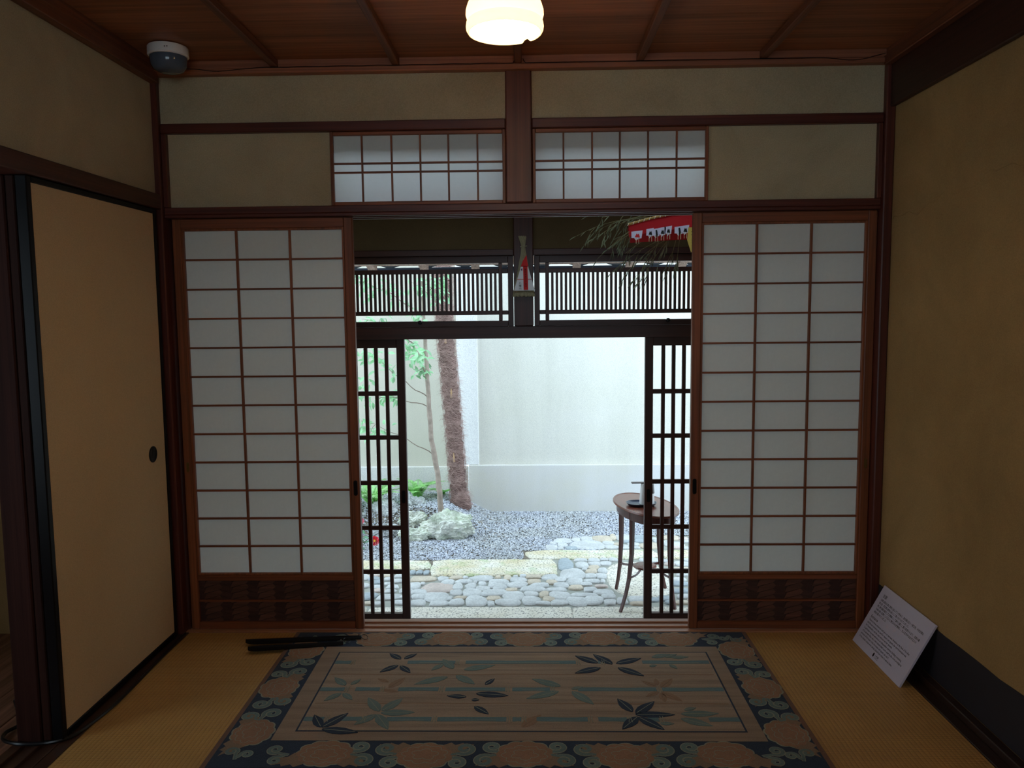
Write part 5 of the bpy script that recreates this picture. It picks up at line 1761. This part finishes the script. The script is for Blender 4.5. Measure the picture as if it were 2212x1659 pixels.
# ================================================================== SHOE HORNS
def shoehorn(a, b, wa, wb, zt, label, loop_side):
    a, b = Vector(a), Vector(b)
    d = (b - a); L = d.length; d.normalize()
    s = Vector((-d.y, d.x, 0))
    t = thing('shoehorn', tuple(a.lerp(b, .5).xy) + (zt,), label, 'shoehorn', 'long black shoehorns')
    m = MB()
    n, q = 60, 9
    vs, fs = [], []
    for i in range(n + 1):
        f = i / n
        w_ = (wa + (wb - wa) * f) / 2
        tip = min(1, f / .13)
        w_ *= math.sqrt(max(0.02, 1 - (1 - tip) ** 2))
        p = a + d * L * f
        for side in (0, 1):
            for j in range(q):
                u = -1 + 2 * j / (q - 1)
                cz = (1 - u * u) * (0.010 * (1 - .35 * f)) 
                vs.append(p + s * w_ * u + Vector((0, 0, zt + 0.0012 + cz + (0.0035 if side else 0.0) * (1 - .6 * abs(u)))))
    st = 2 * q
    for i in range(n):
        for j in range(q - 1):
            fs.append((i * st + j, i * st + j + 1, (i + 1) * st + j + 1, (i + 1) * st + j))
            fs.append((i * st + q + j, (i + 1) * st + q + j, (i + 1) * st + q + j + 1, i * st + q + j + 1))
        for j in (0, q - 1):
            fs.append((i * st + j, (i + 1) * st + j, (i + 1) * st + q + j, i * st + q + j))
    for i in (0, n):
        for j in range(q - 1):
            fs.append((i * st + j, i * st + q + j, i * st + q + j + 1, i * st + j + 1))
    m.add(vs, fs)
    obj('blade', m, LACQ, t, smooth=True)
    e = a + d * (L - .012)
    obj('cord_ferrule', MB().tube([e + Vector((0, 0, zt + .014)), e + d * .004 + s * .004 + Vector((0, 0, zt + .017))], .003, 8), plain('steel_ferrule', C(190, 190, 196), 0.3, 1.0) if 'steel_ferrule' not in bpy.data.materials else bpy.data.materials['steel_ferrule'], t)
    pts = []
    for k in range(17):
        w_ = 2 * PI * k / 16
        pts.append(e + d * (.012 + .026 * (1 - math.cos(w_)) / 2) + s * (.022 * math.sin(w_) * loop_side - .012 * loop_side) + Vector((0, 0, zt + .004 + .010 * (1 + math.cos(w_)) / 2)))
    obj('cord_loop', MB().tube(pts, .0013, 5), LACQ, t)
    return t
shoehorn((-1.142, -0.135, 0), (-0.672, -0.088, 0), 0.046, 0.032, 0.0128, 'black shoehorn, the one with a cord loop and steel ring', 1)
shoehorn((-1.108, -0.205, 0), (-0.735, -0.146, 0), 0.046, 0.030, 0.0128, 'black shoehorn, lower of the two on the rug corner', -1)

# ================================================================== INFORMATION BOARD
B0 = Vector((1.354, -0.0825, 0.0012))
Bu = Vector((0.0, -1.0, 0.0))
Bv = Vector((0.1215, -0.004, 0.2325)).normalized()
Bn = Bu.cross(Bv).normalized()
if Bn.x > 0:
    Bn = -Bn
BW, BH = 0.408, 0.2625
bd = thing('information_board', tuple(B0 + Bu * BW / 2), 'white printed information board leaning against the dark dado', 'sign board')
def bf(u, v, h):
    p = B0 + Bu * u + Bv * v + Bn * h
    return (p.x, p.y, p.z)
m = MB()
m.prism([(0, 0), (BW, 0), (BW, BH), (0, BH)], bf, -0.007, 0.0)
# orient
BOARD = plain('board_white', C(214, 206, 222), 0.35)
obj('panel', m, BOARD, bd)
JP = ['玄関は路地の奥に東西に並んで３ヶ所あり、東玄関は主人・賓客用、中央玄関は', '家人用、西玄関は使用人用として使い分けられていました。', '特に東玄関は独立した玄関棟として建ち土間と二畳の前室からなり、当家の最', 'も格の高い玄関として主人と賓客のみが使用し、主人在宅中は必ず主人の', '履物が置かれていました。']
EN = ['There are three entrances lined up in an east-west direction at the back of the alley,', 'and the east entrance was used for masters and guests, the central entrance was', 'for householders, and the west entrance was for servants.', 'In particular, the east entrance is an independent entrance building consisting', 'of an earthen floor and a two-tatami tiled room used as the most prestigious', 'entrance of the house. Only the master and guests can use it.', "In the master's shoes were always placed here when he was at home."]
m = MB()
U0 = 0.0305
lettering(m, '玄関', bf, U0, 0.2195, 0.0165, 0.031, 0.0004)
for i, (s, e) in enumerate(zip(JP, (0.375, 0.278, 0.3745, 0.3635, 0.1356))):
    lettering(m, s, bf, U0, 0.2035 - 0.0138 * i, 0.0105, e - U0, 0.0004)
lettering(m, 'Entrance', bf, U0 - .002, 0.1255, 0.0165, 0.060, 0.0004)
for i, (s, e) in enumerate(zip(EN, (0.3676, 0.3551, 0.257, 0.344, 0.360, 0.2713, 0.3107))):
    lettering(m, s, bf, U0 - .003, 0.1120 - 0.0129 * i, 0.0115, e - U0 + .003, 0.0004)
lettering(m, '八竹庵', bf, 0.1880, 0.0170, 0.0105, 0.029, 0.0004)
n = 20
m.add([bf(0.177 + .0055 * math.cos(2 * PI * k / n), .0195 + .0085 * math.sin(2 * PI * k / n), .0004) for k in range(n)], [tuple(range(n))])
lettering(m, 'HACHIKU-AN', bf, 0.1875, 0.0115, 0.0042, 0.030, 0.0004)
obj('lettering', m, INK, bd)

# ================================================================== PENDANT LAMP
LC = Vector((-0.023, -1.0, 0))
RIM = 2.122
lamp = thing('pendant_lamp', (LC.x, LC.y, 2.36), 'milk glass bell lamp glowing warm under the ceiling', 'pendant lamp')
prof_o = [(0.101, 0.0), (0.1055, 0.008), (0.1065, 0.016), (0.105, 0.026), (0.1015, 0.031), (0.1035, 0.036), (0.1065, 0.046), (0.106, 0.058), (0.101, 0.074), (0.090, 0.094), (0.072, 0.114), (0.052, 0.130), (0.038, 0.140), (0.034, 0.150)]
prof_i = [(r - .0035, h + .0005) for r, h in prof_o[::-1]]
m = MB().lathe([(r, h + RIM) for r, h in prof_o + prof_i], 64, (LC.x, LC.y, 0), closed=True)
# chip in the rim
cx_, cy_ = LC.x + 0.104 * math.cos(0.95), LC.y + 0.104 * math.sin(0.95)
vv = []
for (x, y, z) in m.v:
    dd = math.hypot(x - cx_, y - cy_)
    if z < RIM + .012 and dd < 0.010:
        z = RIM + .012 - dd * .3
    vv.append((x, y, z))
m.v = vv
MILK = translucent('milk_glass', (0.93, 0.87, 0.74, 1), 0.5)
obj('glass_shade', m, MILK, lamp, smooth=True)
BULB = emission('lamp_bulb_glow', (1.0, 0.72, 0.41, 1), LAMP_STRENGTH)
obj('bulb', MB().lathe([(0.0, 0.0), (0.014, 0.002), (0.024, 0.009), (0.029, 0.021), (0.0295, 0.032), (0.026, 0.046), (0.018, 0.06), (0.0135, 0.072), (0.0, 0.072)], 24, (LC.x, LC.y, RIM + 0.022)), BULB, lamp, smooth=True)
obj('socket', MB().lathe([(0.0, 0.094), (0.0145, 0.094), (0.0165, 0.10), (0.0165, 0.150), (0.0, 0.150)], 20, (LC.x, LC.y, RIM)), BRASS, lamp, smooth=True)
obj('gallery_cap', MB().lathe([(0.0345, 0.146), (0.040, 0.144), (0.041, 0.152), (0.030, 0.162), (0.012, 0.172), (0.008, 0.19), (0.0, 0.19)], 28, (LC.x, LC.y, RIM)), BRASS, lamp, smooth=True)
obj('stem', MB().tube([(LC.x, LC.y, RIM + .185), (LC.x, LC.y, 2.352)], .006, 10), BRASS, lamp)
obj('ceiling_rose', MB().lathe([(0.0, -.016), (0.03, -.015), (0.045, -.008), (0.048, 0.0)], 28, (LC.x, LC.y, 2.3655)), BRASS, lamp, smooth=True)

# ================================================================== CEILING SENSOR
sn = thing('ceiling_sensor', (-1.318, -0.19, 2.366), 'white ceiling sensor with a smoked dark dome in the corner', 'sensor')
c_ = (-1.318, -0.19, 2.3665)
obj('base_ring', MB().lathe([(0.0, 0.0), (0.070, 0.0), (0.073, -.004), (0.0735, -.032), (0.070, -.036), (0.062, -.037), (0.0, -.037)], 40, c_), plain('sensor_white', C(246, 244, 240), 0.4), sn, smooth=True)
obj('dome', MB().lathe([(0.0665, -.037), (0.067, -.045), (0.063, -.070), (0.053, -.084), (0.036, -.091), (0.0, -.093)], 40, c_), plain('smoked_dome', C(86, 96, 110), 0.12), sn, smooth=True)
obj('indicator', MB().box(-1.300, -1.296, -0.2640, -0.2625, 2.346, 2.349).box(-1.291, -1.287, -0.2640, -0.2625, 2.346, 2.349), LACQ, sn)

# ================================================================== FLOOR CABLE
cp = [(-1.80, -0.60, 0.003), (-1.72, -0.70, 0.003), (-1.679, -0.765, 0.004), (-1.688, -0.815, 0.006), (-1.66, -0.868, 0.012), (-1.60, -0.895, 0.014), (-1.54, -0.892, 0.012), (-1.49, -0.875, 0.010), (-1.452, -0.835, 0.008), (-1.436, -0.76, 0.0075), (-1.424, -0.65, 0.0075), (-1.425, -0.52, 0.0075), (-1.432, -0.36, 0.0075), (-1.437, -0.19, 0.0075), (-1.440, -0.03, 0.0075)]
P_ = [Vector(p) for p in cp]
pts = []
for i in range(len(P_) - 1):
    p0, p1, p2, p3 = P_[max(0, i - 1)], P_[i], P_[i + 1], P_[min(len(P_) - 1, i + 2)]
    for s in range(6):
        t = s / 6
        pts.append(0.5 * ((2 * p1) + (p2 - p0) * t + (2 * p0 - 5 * p1 + 4 * p2 - p3) * t * t + (3 * p1 - p0 - 3 * p2 + p3) * t ** 3))
pts.append(P_[-1])
tag(obj('floor_cable', MB().tube(pts, 0.0062, 8), plain('black_cable', C(22, 22, 26), 0.3), loc=(-1.43, -0.5, 0), smooth=True), 'black cable running along the sill and round the door jamb', 'cable')
